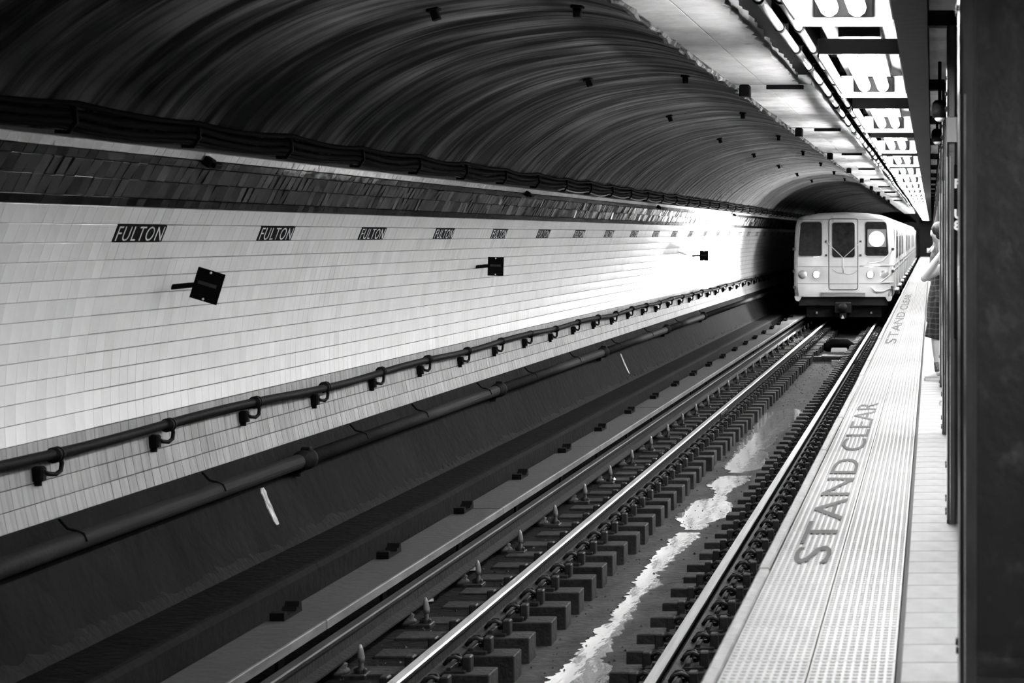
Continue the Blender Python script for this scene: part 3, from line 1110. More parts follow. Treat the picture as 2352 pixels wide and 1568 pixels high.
mb = MB()
mb.ball((0.10, 0, 0.08), 0.055)
build('lamp_globe', mb, 'white_paint', root)
tag(root, 'small white globe on a bracket between the rails', 'track lamp')

# ------------------------------------------------------------------ platform
PT = EYE - 1.53
PX0, PX1 = -0.795, -0.737          # edge board
TX0, TXM, TX1 = -0.733, -0.432, -0.129
P_END = 133.0
mb = MB()
mb.prism_y([(-0.60, -0.6), (4.0, -0.6), (4.0, PT - 0.03), (-0.77, PT - 0.03), (-0.77, PT - 0.35), (-0.60, PT - 0.42)], [0.5, 40, P_END])
plat = build('floor_platform', mb, 'plat_base')
tag(plat, 'pale station platform beside the track', None, None, 'structure')
mb = MB()
mb.box(0.0, 4.0, 0.5, 9.0, PT - 0.03, PT - 0.003)
build('floor_back', mb, 'plat', plat, (0.55, 0, 0))
# boards
TB = 0.305
yb0 = F * 1.53 / (1520.9 - VY) - 14 * TB
bmesh_ = None
for i in range(120):
    if bmesh_ is None:
        mb = MB()
        mb.bbox(-0.108, 0.66, 0.003, TB - 0.003, PT - 0.03, PT, 0.003)
        bmesh_ = mb.mesh('platform_slab')
        bmesh_.materials.append(M['plat'])
    link('platform_slab', bmesh_, None, plat, (0, yb0 + i * TB, 0))
mb = MB()
mb.box(-0.108, 3.9, yb0 + 120 * TB, P_END, PT - 0.03, PT)
build('far_paving', mb, 'plat', plat)
# tactile panels : halves of 0.61 and 0.915 m
def dome_mesh(w2, ln):
    mb = MB()
    px_, py_ = 0.0303, 0.0508
    nx, ny = int(round(w2 / px_)), int(round(ln / py_))
    px_, py_ = w2 / nx, ln / ny
    for i in range(nx):
        for j in range(ny):
            cx2, cy2 = (i + 0.5) * px_, (j + 0.5) * py_
            vs = []
            for (r, z) in ((0.0115, 0.0), (0.0065, 0.0052)):
                for k in range(6):
                    an = math.pi * k / 3
                    vs.append((cx2 + r * math.cos(an), cy2 + r * 1.15 * math.sin(an), z))
            fs = [tuple(range(6, 12))] + [(k, (k + 1) % 6, 6 + (k + 1) % 6, 6 + k) for k in range(6)]
            mb.add(vs, fs, False)
    return mb.mesh('dome')
pan = {}
seq = [0.915, 0.915, 0.61, 0.61]
y = F * 1.53 / (1438 - VY) - 0.61 * 4 - 0.915 * 2
k = 2
npan = 0
while y < P_END - 1:
    ln = seq[k % 4]
    if y > 62:
        ln = 9.15
    for half, (x0, x1) in enumerate(((TX0, TXM - 0.002), (TXM + 0.002, TX1))):
        kk = (half, ln)
        if kk not in pan:
            mb = MB()
            mb.bbox(0, x1 - x0, 0.002, ln - 0.002, -0.03, 0.0, 0.002)
            a_ = mb.mesh('tactile_panel')
            a_.materials.append(M['tactile'])
            d_ = None
            if ln < 5:
                d_ = dome_mesh(x1 - x0 - 0.006, ln - 0.006)
                d_.materials.append(M['tactile'])
            pan[kk] = (a_, d_)
        a_, d_ = pan[kk]
        p_ = link('tactile_panel', a_, None, plat, (x0, y, PT))
        if d_ is not None:
            q = link('dome', d_, None, p_, (0.003, 0.003, 0.0))
            tag(q, None, None, None, 'stuff')
        npan += 1
    y += ln
    k += 1
# edge boards
eb = None
y = 4.0
rng = random.Random(61)
while y < P_END:
    ln = 2.44
    if eb is None:
        mb = MB()
        mb.bbox(0, PX1 - PX0 - 0.004, 0.003, ln - 0.003, -0.16, 0.0, 0.008)
        eb = mb.mesh('edge_board')
        eb.materials.append(M['edge_board'])
    link('edge_board', eb, None, plat, (PX0 + rng.gauss(0, 0.003), y, PT + rng.gauss(0, 0.002)))
    y += ln
# stencilled words
def stencil(y0, y1, xb, cap):
    t = text('stencil_lettering', 'STAND CLEAR', 1.0, 'paint_print', plat, 0.0, 'LEFT', None, 1.02, 0.001)
    nat = max(v.co.x for v in t.data.vertices)
    sc_l = (y1 - y0) / nat
    sc_c = cap / 0.69
    t.matrix_local = Matrix(((0, -sc_c, 0, xb), (sc_l, 0, 0, y0), (0, 0, 1, PT + 0.0058), (0, 0, 0, 1)))
def pz(py):
    return F * 1.53 / (py - VY)
stencil(pz(1300), pz(926), -0.482, 0.17)
stencil(pz(791), pz(676), -0.505, 0.155)
stencil(pz(619), pz(594), -0.52, 0.15)

# ------------------------------------------------------------------ platform columns
def column(Y, first=False):
    root = empty('steel_column', (0.08, Y, PT))
    H = 2.64
    for sx, nm in ((0.0, 'track_flange'), (0.32, 'back_flange')):
        mb = MB()
        mb.bbox(sx, sx + 0.052, -0.13, 0.13, 0.0, H, 0.012)
        build(nm, mb, 'col_edge', root)
    mb = MB()
    mb.box(0.05, 0.325, 0.02, 0.045, 0.0, H)
    build('web', mb, 'column', root)
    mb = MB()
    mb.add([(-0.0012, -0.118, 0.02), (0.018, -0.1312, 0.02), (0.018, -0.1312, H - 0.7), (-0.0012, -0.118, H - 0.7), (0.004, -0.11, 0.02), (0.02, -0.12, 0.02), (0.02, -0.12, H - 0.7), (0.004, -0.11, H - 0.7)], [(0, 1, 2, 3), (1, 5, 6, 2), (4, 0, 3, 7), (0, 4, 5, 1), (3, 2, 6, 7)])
    build('edge_highlight', mb, 'edge_highlight', root)  # highlight on the flange's front corner, painted as a pale strip
    mb = MB()
    mb.add([(0.052, -0.125, 0), (0.32, -0.125, 0), (0.32, 0.02, 0), (0.052, 0.02, 0), (0.052, -0.06, 0.22), (0.32, -0.10, 0.22), (0.32, 0.02, 0.26), (0.052, 0.02, 0.26)],
           [(0, 1, 5, 4), (4, 5, 6, 7), (1, 2, 6, 5), (3, 0, 4, 7)])
    build('base_fill', mb, 'column', root)
    mb = MB()
    for (zz) in (0.05, 0.12, 0.30, 2.2, 2.28, 2.36):
        for yy in (-0.06, 0.06):
            mb.tube([(0.0, yy, zz), (-0.008, yy, zz)], 0.012, 8)
    build('rivets', mb, 'col_edge', root)
    return root
col_y = [5.8 + 4.57 * i for i in range(28)]
COLN = ['nearest blurred dark steel column at the right edge', 'dark steel column with a lettered plate, just behind the nearest', 'dark steel column in front of the standing person']
for i, Y in enumerate(col_y):
    c = column(Y)
    lab = COLN[i] if i < 3 else 'dark steel platform column, %s along the row' % ORD[i]
    tag(c, lab, 'column', 'steel columns along the platform')
# lettered plate on the second column
sg = empty('column_sign', (0.118, col_y[1] - 0.14, EYE))
mb = MB()
mb.bbox(0.0, 0.26, -0.30, 0.62, -0.005, 0.005, 0.003)
build('sign_plate', mb, 'sign_black', sg, (0, 0, -0.25), (math.pi / 2, 0, 0))
for ch, py in (('F', 431), ('U', 501), ('8', 527)):
    s = F / (col_y[1] - 0.14)
    z = -(py - VY) / s
    t = text('lettering', ch, 0.065, 'white_paint', sg, 0.001, 'LEFT', Matrix(((1, 0, 0, 0.0), (0, 0, -1, -0.0065), (0, 1, 0, z), (0, 0, 0, 1))), 1, 0.003)
tag(sg, 'black plate with white letters on the second column', 'sign')

# lit flange patch painted as a pale block, and two hanging loudspeakers behind it
mb = MB()
mb.bbox(-0.004, 0.056, -0.04, 0.0, 0.0, 0.134, 0.006)
o = build('lit_flange_patch', mb, 'lit_patch_and_cap', None, (0.08, col_y[1] - 0.131, EYE + 0.486))
tag(o, 'pale block painting a lit flange patch on the second steel column', 'lit patch')
for i, (hx, hy, hz) in enumerate(((0.055, 13.3, EYE + 0.80), (0.05, 18.0, EYE + 0.86))):
    root = empty('loudspeaker', (hx, hy, hz))
    mb = MB()
    mb.tube([(0, 0, 0.0), (0, 0, 0.06), (0, 0, 0.10), (0, 0, 0.12)], [0.05, 0.055, 0.05, 0.03], 14)
    build('speaker_can', mb, 'black_iron', root)
    mb = MB()
    mb.ball((0, -0.01, 0.0), (0.036, 0.036, 0.03), 12, 8)
    build('speaker_cap', mb, 'lit_patch_and_cap', root)
    mb = MB()
    mb.tube([(0, 0, 0.11), (0, 0, 1.186 - (hz - EYE))], 0.012, 8)
    build('hanger_rod', mb, 'black_iron', root)
    tag(root, ('closer' if i == 0 else 'farther') + ' dark hanging loudspeaker with a pale cap beside the columns', 'loudspeaker', 'loudspeakers hanging by the columns')

# ------------------------------------------------------------------ ceiling over the platform
def longi(name, prof, m, label, y0=1.0, y1=P_END, kind='structure', parent=None):
    mb = MB()
    mb.prism_y(prof, [y0, 40, y1])
    o = build(name, mb, m, parent)
    if label:
        tag(o, label, None, None, kind)
    return o
HS = EYE + 1.40
ceil = longi('ceiling', [(-1.95, HS + 0.10), (4.0, HS + 0.10), (4.0, HS + 0.35), (-1.95, HS + 0.35)], 'steel_dark', 'dark structural ceiling over the platform edge')
# whitewashed slab panels with open seams
YJ = [-4.6, 3.0, 10.6, 18.2, 25.6, 33.4, 41.0, 48.6, 56.2, 63.8, 71.4, 79.0, 86.6, 94.2, 101.8, 109.4, 117.0, 124.6, 132.0]
rng = random.Random(91)
for i in range(1, len(YJ) - 1):
    y0, y1 = YJ[i] + 0.02, YJ[i + 1] - 0.02
    for k, (x0, x1) in enumerate(((-1.87, -1.575), (-1.565, -1.25 if i < 3 else -1.13))):
        # ragged right edge for the broken near panel
        mb = MB()
        if k == 1 and i < 3:
            yy = frange(y0, y1, 0.12) + [y1]
            pr = [x1 + rng.uniform(-0.03, 0.02) for _ in yy]
            vs, fs = [], []
            for a, (yv, xr) in enumerate(zip(yy, pr)):
                vs += [(x0, yv, 0.0), (xr, yv, 0.0), (xr, yv, 0.1), (x0, yv, 0.1)]
                if a:
                    b0 = 4 * a
                    for q in range(4):
                        fs.append((b0 - 4 + q, b0 + q, b0 + (q + 1) % 4, b0 - 4 + (q + 1) % 4))
            fs += [(0, 1, 2, 3), (len(vs) - 1, len(vs) - 2, len(vs) - 3, len(vs) - 4)]
            mb.add(vs, fs)
        else:
            mb.box(x0, x1, y0, y1, 0.0, 0.1)
        build('slab_panel', mb, 'slab' if i > 2 else 'slab_grimy', ceil, (0, 0, HS + rng.uniform(0, 0.012)))
# dark bars and blocks at the slab seams
for i in range(3, 12):
    mb = MB()
    mb.bbox(-1.55, -1.20, YJ[i] - 0.06, YJ[i] - 0.02, HS - 0.04, HS - 0.001, 0.005)
    mb.bbox(-1.80, -1.70, YJ[i] - 0.10, YJ[i] + 0.06, HS - 0.11, HS - 0.001, 0.012)
    o = build('seam_bracket', mb, 'black_iron')
    tag(o, '%s black bracket at a seam of the whitewashed slab' % ORD[i - 3], 'bracket', 'brackets at the slab seams')
# rough lip along the joint of vault and slab
mb = MB()
rng = random.Random(92)
pts = [(-1.885 + rng.uniform(-0.012, 0.012), y, HS - 0.005 + rng.uniform(-0.02, 0.012)) for y in frange(6, 60, 0.16)]
mb.tube(pts, [rng.uniform(0.012, 0.034) for _ in pts], 6, smooth=False)
o = build('trim_2', mb, 'vault')
tag(o, 'rough sooty lip where the vault meets the slab', None, None, 'structure')
# two conduits with couplings
for k, (x, z) in enumerate(((-0.925, EYE + 1.255), (-0.81, EYE + 1.255))):
    root = empty('ceiling_conduit', (x, 4, z))
    y = 3.0
    ln = 1.45
    mb = MB()
    mb.tube([(0, 0.05, 0), (0, ln - 0.05, 0)], 0.024, 10)
    pm = mb.mesh('conduit_length')
    pm.materials.append(M['conduit'])
    mb = MB()
    mb.tube([(0, -0.06, 0), (0, 0.06, 0)], 0.033, 10)
    mb.box(-0.05, 0.05, -0.02, 0.02, 0.02, 0.2)
    cpm = mb.mesh('conduit_coupling')
    cpm.materials.append(M['black_iron'])
    i = 0
    while y < 100:
        link('conduit_length', pm, None, root, (0.012 * math.sin(y * 0.21), y - 4, 0.01 * math.sin(y * 0.5)))
        link('conduit_coupling', cpm, None, root, (0.012 * math.sin(y * 0.21), y - 4, 0.01 * math.sin(y * 0.5)))
        y += ln
    tag(root, 'pale jointed conduit under the ceiling, ' + ('closer to the vault' if k == 0 else 'closer to the lamps'), 'conduit', 'conduits beside the lamps')
# girder over the columns, cross beams and bay ceilings
longi('trim_3', [(-0.165, EYE + 0.93), (-0.02, EYE + 0.93), (-0.02, HS + 0.1), (-0.165, HS + 0.1)], 'steel_dark', 'dark girder between lamp row and columns')
for i, Y in enumerate([1.23] + col_y):
    mb = MB()
    mb.bbox(-0.02, 3.0, Y - 0.07, Y + 0.07, EYE + 1.11, EYE + 1.20, 0.01)
    o = build('cross_beam', mb, 'steel_dark')
    tag(o, 'dark steel cross beam over the platform columns, %s of the row' % (ORD[i] if i < len(ORD) else 'last'), 'beam', 'cross beams over the columns')
    mb = MB()
    y1 = Y + 4.45
    mb.box(-0.015, 3.0, Y + 0.12, min(y1, P_END), 0, 0.08)
    build('bay_panel', mb, 'ceil_white', ceil, (0, 0, EYE + 1.185))

# ------------------------------------------------------------------ lamp fixtures
HL = EYE + 1.01
fx = {}
def fixture_meshes():
    ln = 2.72
    x0, x1 = -0.225, 0.225
    mb = MB()
    mb.bbox(-0.115, 0.115, -ln, 0.0, 0.065, 0.12, 0.006)
    fx['housing'] = ('fixture_in', mb.mesh('housing'))
    mb = MB()
    for sg in (-1, 1):
        xs = 0.225 * sg
        xi = 0.205 * sg
        vs = [(xs, -ln, 0.037), (xs - 0.012 * sg, -ln, 0.037), (xs + 0.004 * sg, -ln, -0.047), (xs - 0.008 * sg, -ln, -0.047)]
        vs += [(a, 0.0, c) for a, b, c in vs]
        mb.add(vs, [(0, 2, 6, 4), (1, 5, 7, 3), (2, 3, 7, 6), (0, 1, 3, 2), (4, 6, 7, 5)])
    fx['reflector'] = ('fixture_in', mb.mesh('reflector'))
    mb = MB()
    mb.bbox(x0, x1, -0.012, 0.012, -0.075, 0.075, 0.004)
    fx['end_plate'] = ('fixture', mb.mesh('end_plate'))
    mb = MB()
    mb.bbox(x0, x1, -0.012, 0.012, -0.03, 0.055, 0.004)
    fx['end_cap'] = ('fixture', mb.mesh('end_cap'))
    mb = MB()
    mb.bbox(-0.135, 0.135, -0.05, -0.012, -0.035, 0.065, 0.006)
    fx['socket'] = ('socket', mb.mesh('socket'))
    mb = MB()
    mb.tube([(0, -ln + 0.03, 0), (0, -0.085, 0)], 0.04, 10)
    fx['lamp_tube'] = ('tube', mb.mesh('lamp_tube'))
    mb = MB()
    mb.tube([(0, -0.085, 0), (0, -0.07, 0), (0, -0.052, 0)], [0.038, 0.036, 0.02], 10)
    fx['tube_cap'] = ('white_paint', mb.mesh('tube_cap'))
    for k, (m_, me) in fx.items():
        me.materials.append(M[m_])
    return ln
LN = fixture_meshes()
LP = 1.015e-3 * 1.01 * F
NF = 28
for i in range(NF):
    y = F * 1.01 / 516 + LP * i
    root = empty('ceiling_lamp', (-0.395, y, HL))
    for nm, oy in (('housing', 0), ('reflector', 0), ('end_plate', 0), ('end_cap', -LN), ('socket', 0)):
        link(nm, fx[nm][1], None, root, (0, oy, 0))
    for x in (-0.062, 0.062):
        link('tube_cap', fx['tube_cap'][1], None, link('lamp_tube', fx['lamp_tube'][1], None, root, (x, 0, 0)))
    tag(root, 'lit twin-tube lamp over the platform edge, ' + (ORD[i] + ' of the row from the camera'), 'lamp', 'lamps over the platform edge')
# unseen lamps added behind the columns to light columns and ceiling bays
for i in range(8):
    y = 4.6 + LP * i
    if i in (1, 2):
        continue
    root = empty('ceiling_lamp', (1.75, y, HL))
    for nm, oy in (('housing', 0), ('reflector', 0), ('end_plate', 0), ('end_cap', -LN), ('socket', 0)):
        link(nm, fx[nm][1], None, root, (0, oy, 0))
    for x in (-0.062, 0.062):
        link('tube_cap', fx['tube_cap'][1], None, link('lamp_tube', fx['lamp_tube'][1], None, root, (x, 0, 0)))
    tag(root, 'added unseen twin-tube lamp over the far half of the platform, ' + (ORD[i] + ' behind the columns'), 'lamp', 'added lamps over the far half of the platform')
# wiring trough that carries the lamps
o = longi('lamp_trough', [(-0.60, EYE + 1.131), (-0.19, EYE + 1.131), (-0.19, EYE + 1.20), (-0.60, EYE + 1.20)], 'fixture_in', None, 1.0, P_END - 1)
tag(o, 'long white wiring trough above the row of lamps', 'wiring trough')

# ------------------------------------------------------------------ end of the platform
mb = MB()
mb.box(-0.85, 4.0, P_END + 0.5, P_END + 0.7, -0.5, 5.0)
o = build('wall_end', mb, 'steel_dark')
tag(o, 'dark wall at the far end of the platform', None, None, 'structure')
mb = MB()
mb.bbox(-0.29, -0.07, -0.02, 0.02, -0.16, 0.16, 0.01)
o = build('end_notice', mb, 'white_paint', None, (-0.05, P_END + 0.48, EYE - 1.1))
tag(o, 'small white notice on the dark wall at the platform end', 'notice')

# ------------------------------------------------------------------ train
XT, YT = -2.575, 56.5
train = empty('subway_train', (XT, YT, 0))
tag(train, 'stainless subway train with lit headlights arriving at the platform', 'train')
half = [(0.0, 0.81), (1.43, 0.81), (1.455, 1.1), (1.46, 1.6), (1.45, 2.1), (1.425, 2.6), (1.40, 2.92), (1.37, 3.04), (1.28, 3.13), (1.1, 3.19), (0.7, 3.25), (0.0, 3.28)]
full = half + [(-a, b) for a, b in reversed(half[1:-1])]
def inset(d):
    out = []
    for a, b in full:
        aa = math.copysign(max(abs(a) - d, 0), a) if abs(a) > 0 else 0
        out.append((aa, b - d * (0.7 if b > 3 else 0.0) if b > 1 else b))
    return out
# front shell
mb = MB()
rings = [(0.0, 0.30), (0.004, 0.16), (0.03, 0.07), (0.075, 0.02), (0.13, 0.0)]
nn = len(full)
vs, fs = [], []
for d, y in rings:
    vs += [(a, y, b) for a, b in inset(d)]
for k in range(len(rings) - 1):
    for i in range(nn):
        j = (i + 1) % nn
        fs.append((k * nn + i, (k + 1) * nn + i, (k + 1) * nn + j, k * nn + j))
mb.add(vs, fs, True)
mb.add([(a, 0.0, b) for a, b in inset(0.13)], [tuple(range(nn))], False)
build('car_front', mb, 'train', train)
def rrect(u0, u1, v0, v1, r, n=5, lean=0.0):
    pts = []
    for cx2, cz2, a0 in ((u1 - r, v1 - r, 0), (u0 + r, v1 - r, 90), (u0 + r, v0 + r, 180), (u1 - r, v0 + r, 270)):
        for k in range(n):
            an = math.radians(a0 + 90 * k / (n - 1))
            z = cz2 + r * math.sin(an)
            x = cx2 + r * math.cos(an)
            t = (z - v0) / (v1 - v0)
            if lean > 0 and cx2 > (u0 + u1) / 2 or lean < 0 and cx2 < (u0 + u1) / 2:
                x -= lean * t
            pts.append((x, z))
    return pts
def panel(name, pts, y0, y1, m, parent, smooth=False):
    mb = MB()
    n2 = len(pts)
    vs = [(a, y0, b) for a, b in pts] + [(a, y1, b) for a, b in pts]
    fs = [tuple(range(n2)), ] + [(i, i + n2, (i + 1) % n2 + n2, (i + 1) % n2) for i in range(n2)]
    fs = [tuple(reversed(f)) if k == 0 else f for k, f in enumerate(fs)]
    mb.add(vs, fs)
    return build(name, mb, m, parent)
def rim(name, pts, y, r, m, parent):
    mb = MB()
    p3 = [(a, y, b) for a, b in pts]
    p3 = p3 + [p3[0], p3[1]]
    mb.tube(p3, r, 6, caps=False)
    return build(name, mb, m, parent)
# windscreens
for sgn, nm in ((-1, 'windscreen'), (1, 'windscreen')):
    u0, u1 = (0.62, 1.33) if sgn > 0 else (-1.33, -0.62)
    pts = rrect(u0, u1, 1.985, 3.0, 0.085, lean=0.07 * sgn)
    pts = [(a, b) for a, b in pts]
    wd = panel(nm, pts, -0.006, 0.02, 'train_glass', train)
    rim('window_rim', pts, -0.006, 0.016, 'train_trim', wd)
# front door
dpts = rrect(-0.42, 0.42, 1.02, 3.08, 0.07)
door = panel('front_door', dpts, -0.02, 0.02, 'train', train)
rim('door_seam', dpts, -0.012, 0.014, 'seam', door)
wp = rrect(-0.34, 0.34, 1.95, 2.98, 0.085)
panel('door_window', wp, -0.026, 0.0, 'train_glass', door)
rim('window_rim', wp, -0.024, 0.014, 'train_trim', door)
mb = MB()
mb.box(-0.42, 0.42, -0.024, -0.018, 1.68, 1.692)
mb.box(-0.42, 0.42, -0.024, -0.018, 1.185, 1.197)
build('door_moulding', mb, 'seam', door)
# belt seams, step plate, skirts
mb = MB()
for z in (1.685, 1.19):
    mb.box(-1.36, -0.45, -0.004, 0.004, z, z + 0.011)
    mb.box(0.45, 1.36, -0.004, 0.004, z, z + 0.011)
mb.box(-1.28, 1.28, -0.004, 0.004, 3.06, 3.07)
build('belt_seam', mb, 'seam', train)
mb = MB()
for k in range(3):
    mb.bbox(-0.64, 0.64, -0.10 - 0.02 * (k == 2), 0.0, 0.82 + 0.048 * k, 0.85 + 0.048 * k, 0.006)
mb.box(-0.64, 0.64, -0.06, 0.0, 0.82, 0.955)
build('step_plate', mb, 'train_trim', train)
for sgn in (-1, 1):
    mb = MB()
    vs = [(sgn * 1.22, 0.0, 0.82), (sgn * 1.43, 0.0, 0.82), (sgn * 1.40, 0.0, 0.72), (sgn * 1.36, 0.0, 0.68), (sgn * 1.30, 0.0, 0.68), (sgn * 1.26, 0.0, 0.73)]
    vs += [(a, 0.08, c) for a, b, c in vs]
    fs = [(0, 1, 2, 3, 4, 5), (11, 10, 9, 8, 7, 6)] + [(i, i + 6, (i + 1) % 6 + 6, (i + 1) % 6) for i in range(6)]
    mb.add(vs, fs)
    build('skirt_tab', mb, 'train', train)
# lamps
for u, lit in ((-0.785, True), (0.785, True), (-1.19, False), (1.19, False)):
    mb = MB()
    mb.tube([(0, 0.0, 0), (0, -0.03, 0), (0, -0.045, 0), (0, -0.03, 0)], [0.125, 0.12, 0.10, 0.09], 24, caps=False)
    h = build('headlamp', mb, 'train_trim', train, (u, 0, 1.46))
    mb = MB()
    mb.ball((0, -0.022, 0), (0.098, 0.03, 0.098), 24, 10)
    build('lamp_lens', mb, 'headlamp' if lit else 'lamp_off', h)
    if lit:
        ld = bpy.data.lights.new('headlight_beam', 'SPOT')
        ld.energy = HEAD_POWER
        ld.spot_size = math.radians(HEAD_CONE)
        ld.spot_blend = 0.45
        ld.shadow_soft_size = 0.06
        lo_ = bpy.data.objects.new('headlight_beam', ld)
        COL.objects.link(lo_)
        lo_.parent = train
        lo_.location = (u, -0.12, 1.46)
        lo_.rotation_euler = (math.radians(90), 0, math.radians(180))
        lo_.rotation_euler = (math.radians(-90 + 3), 0, 0)
# route sign
rb = panel('route_sign', rrect(0.70, 1.25, 2.265, 2.78, 0.02), -0.016, 0.0, 'route_box', train)
mb = MB()
mb.tube([(0.97, -0.017, 2.495), (0.97, -0.022, 2.495)], 0.22, 32, False)
build('route_disc', mb, 'route', rb)
text('route_lettering', 'A', 0.16, 'route_letter', rb, 0.0005, 'CENTER', Matrix(((1, 0, 0, 0.97), (0, 0, -1, -0.0235), (0, 1, 0, 2.44), (0, 0, 0, 1))))
mb = MB()
# chains across the door
mb = MB()
def cat(p, q, s, n=8):
    return [(p[0] + (q[0] - p[0]) * k / n, -0.05, p[1] + (q[1] - p[1]) * k / n - s * 4 * (k / n) * (1 - k / n)) for k in range(n + 1)]
mb.tube(cat((-0.50, 2.42), (0.0, 1.94), 0.0), 0.011, 6)
mb.tube(cat((0.50, 2.40), (0.0, 1.94), 0.0), 0.011, 6)
mb.tube([(-0.008, -0.05, 1.95), (-0.008, -0.05, 1.62)], 0.022, 6)
build('safety_chain', mb, 'white_paint', train)
mb = MB()
mb.tube(cat((-0.33, 1.62), (0.0, 1.51), 0.05), 0.006, 6)
mb.tube(cat((0.40, 1.58), (0.0, 1.51), 0.08), 0.006, 6)
mb.tube([(0.0, -0.05, 1.62), (0.0, -0.05, 1.51)], 0.012, 6)
build('safety_chain', mb, 'route_box', train)
# folding gates at the corners
for sgn in (-1, 1):
    bars = [[(1.48, 2.20), (1.15, 1.86), (0.70, 1.80)], [(0.48, 1.715), (1.66, 1.73)], [(1.50, 1.54), (1.10, 1.24)], [(1.10, 1.225), (1.62, 1.23)], [(0.80, 1.10), (0.93, 0.97), (1.14, 0.965), (1.46, 1.09)]]
    for b_ in bars:
        mb = MB()
        mb.tube([(sgn * min(a, 1.47), -0.05 if a < 1.35 else 0.0, c) for a, c in b_], 0.019, 7)
        if sgn > 0:
            build('gate_bar', mb, 'white_paint', train)
    mb = MB()
    for (a, c) in ((1.44, 2.2), (1.44, 1.56), (1.42, 1.09)):
        mb.bbox(sgn * a - 0.04, sgn * a + 0.04, -0.06, 0.03, c - 0.04, c + 0.04, 0.01)
    for z in (2.42, 2.02):
        mb.bbox(sgn * 0.5 - 0.03, sgn * 0.5 + 0.03, -0.05, 0.0, z - 0.03, z + 0.03, 0.008)
    build('gate_bracket', mb, 'seam', train)
# coupler and undergear
mb = MB()
mb.box(-1.1, 1.1, 0.5, 21.5, 0.2, 0.82)
mb.box(-1.3, 1.3, 0.12, 0.5, 0.55, 0.82)
build('undercarriage', mb, 'under', train)
mb = MB()
mb.bbox(-0.24, 0.24, -0.32, 0.5, 0.36, 0.66, 0.03)
mb.tube([(0, -0.3, 0.5), (0, -0.40, 0.5)], 0.14, 12)
mb.bbox(-0.10, 0.10, -0.36, 0.3, 0.20, 0.36, 0.02)
build('coupler', mb, 'iron', train)
mb = MB()
mb.add([(-0.05, -0.42, 0.19), (0.05, -0.42, 0.19), (0, -0.42, 0.30), (-0.05, -0.40, 0.19), (0.05, -0.40, 0.19), (0, -0.40, 0.30)], [(0, 1, 2), (5, 4, 3), (0, 3, 4, 1), (1, 4, 5, 2), (2, 5, 3, 0)])
build('coupler_mark', mb, 'white_paint', train)
for sgn in (-1, 1):
    mb = MB()
    mb.bbox(-0.025, 0.025, -0.02, 0.02, -0.03, 0.03, 0.006)
    build('marker_block', mb, 'white_paint', train, (sgn * 0.80, 0.4, 0.33))
    for yy in (1.8, 3.9):
        mb = MB()
        mb.tube([(-0.06, 0, 0), (0.06, 0, 0)], 0.43, 24)
        build('wheel', mb, 'iron', train, (sgn * 0.75, yy, 0.43))
# cars
CARL = 22.9
for ci in range(8):
    y0 = 0.30 if ci == 0 else ci * CARL + 0.18
    y1 = (ci + 1) * CARL - 0.18
    mb = MB()
    mb.prism_y(full, [y0, y1])
    for k in range(len(mb.f)):
        i_ = k % nn
        if k < nn and full[i_][1] > 3.0 and full[(i_ + 1) % nn][1] > 3.0:
            mb.mi[k] = 1
    car = build('car_body', mb, ['train_side', 'train_roof'], train)
    if ci:
        mb = MB()
        mb.box(-1.15, 1.15, y0 + 0.5, y1 - 0.5, 0.2, 0.82)
        build('undercarriage', mb, 'under', car)
    for di in range(4):
        yc = ci * CARL + 3.3 + di * 5.43
        for sx in (1,):
            for lf in (-1, 1):
                yy = yc + lf * 0.32
                mb = MB()
                mb.bbox(sx * 1.452, sx * 1.474, yy - 0.30, yy + 0.30, 0.98, 2.86, 0.004)
                build('side_door', mb, 'train_side', car)
                mb = MB()
                mb.bbox(sx * 1.47, sx * 1.478, yy - 0.17, yy + 0.17, 1.9, 2.66, 0.002)
                build('door_glass', mb, 'train_glass', car)
                mb = MB()
                mb.bbox(sx * 1.445, sx * 1.482, yc + lf * 0.66 - 0.02, yc + lf * 0.66 + 0.02, 0.95, 2.9, 0.004)
                build('door_post', mb, 'train_trim', car)
            mb = MB()
            mb.bbox(1.40, 1.56, yc - 0.7, yc + 0.7, 0.93, 0.98, 0.01)
            build('door_step', mb, 'white_paint', car)
            mb = MB()
            mb.box(1.44, 1.55, yc + 0.9, yc + 2.2, 0.76, 0.93)
            build('step_bracket', mb, 'under', car)
            if di < 3:
                mb = MB()
                mb.bbox(1.45, 1.468, yc + 1.3, yc + 4.1, 1.9, 2.6, 0.01)
                build('side_window', mb, 'train_glass', car)
    mb = MB()
    mb.box(1.458, 1.478, y0 + 0.1, y1, 1.70, 1.74)
    mb.box(1.458, 1.478, y0 + 0.1, y1, 1.56, 1.59)
    build('belt_rail', mb, 'train_trim', car)
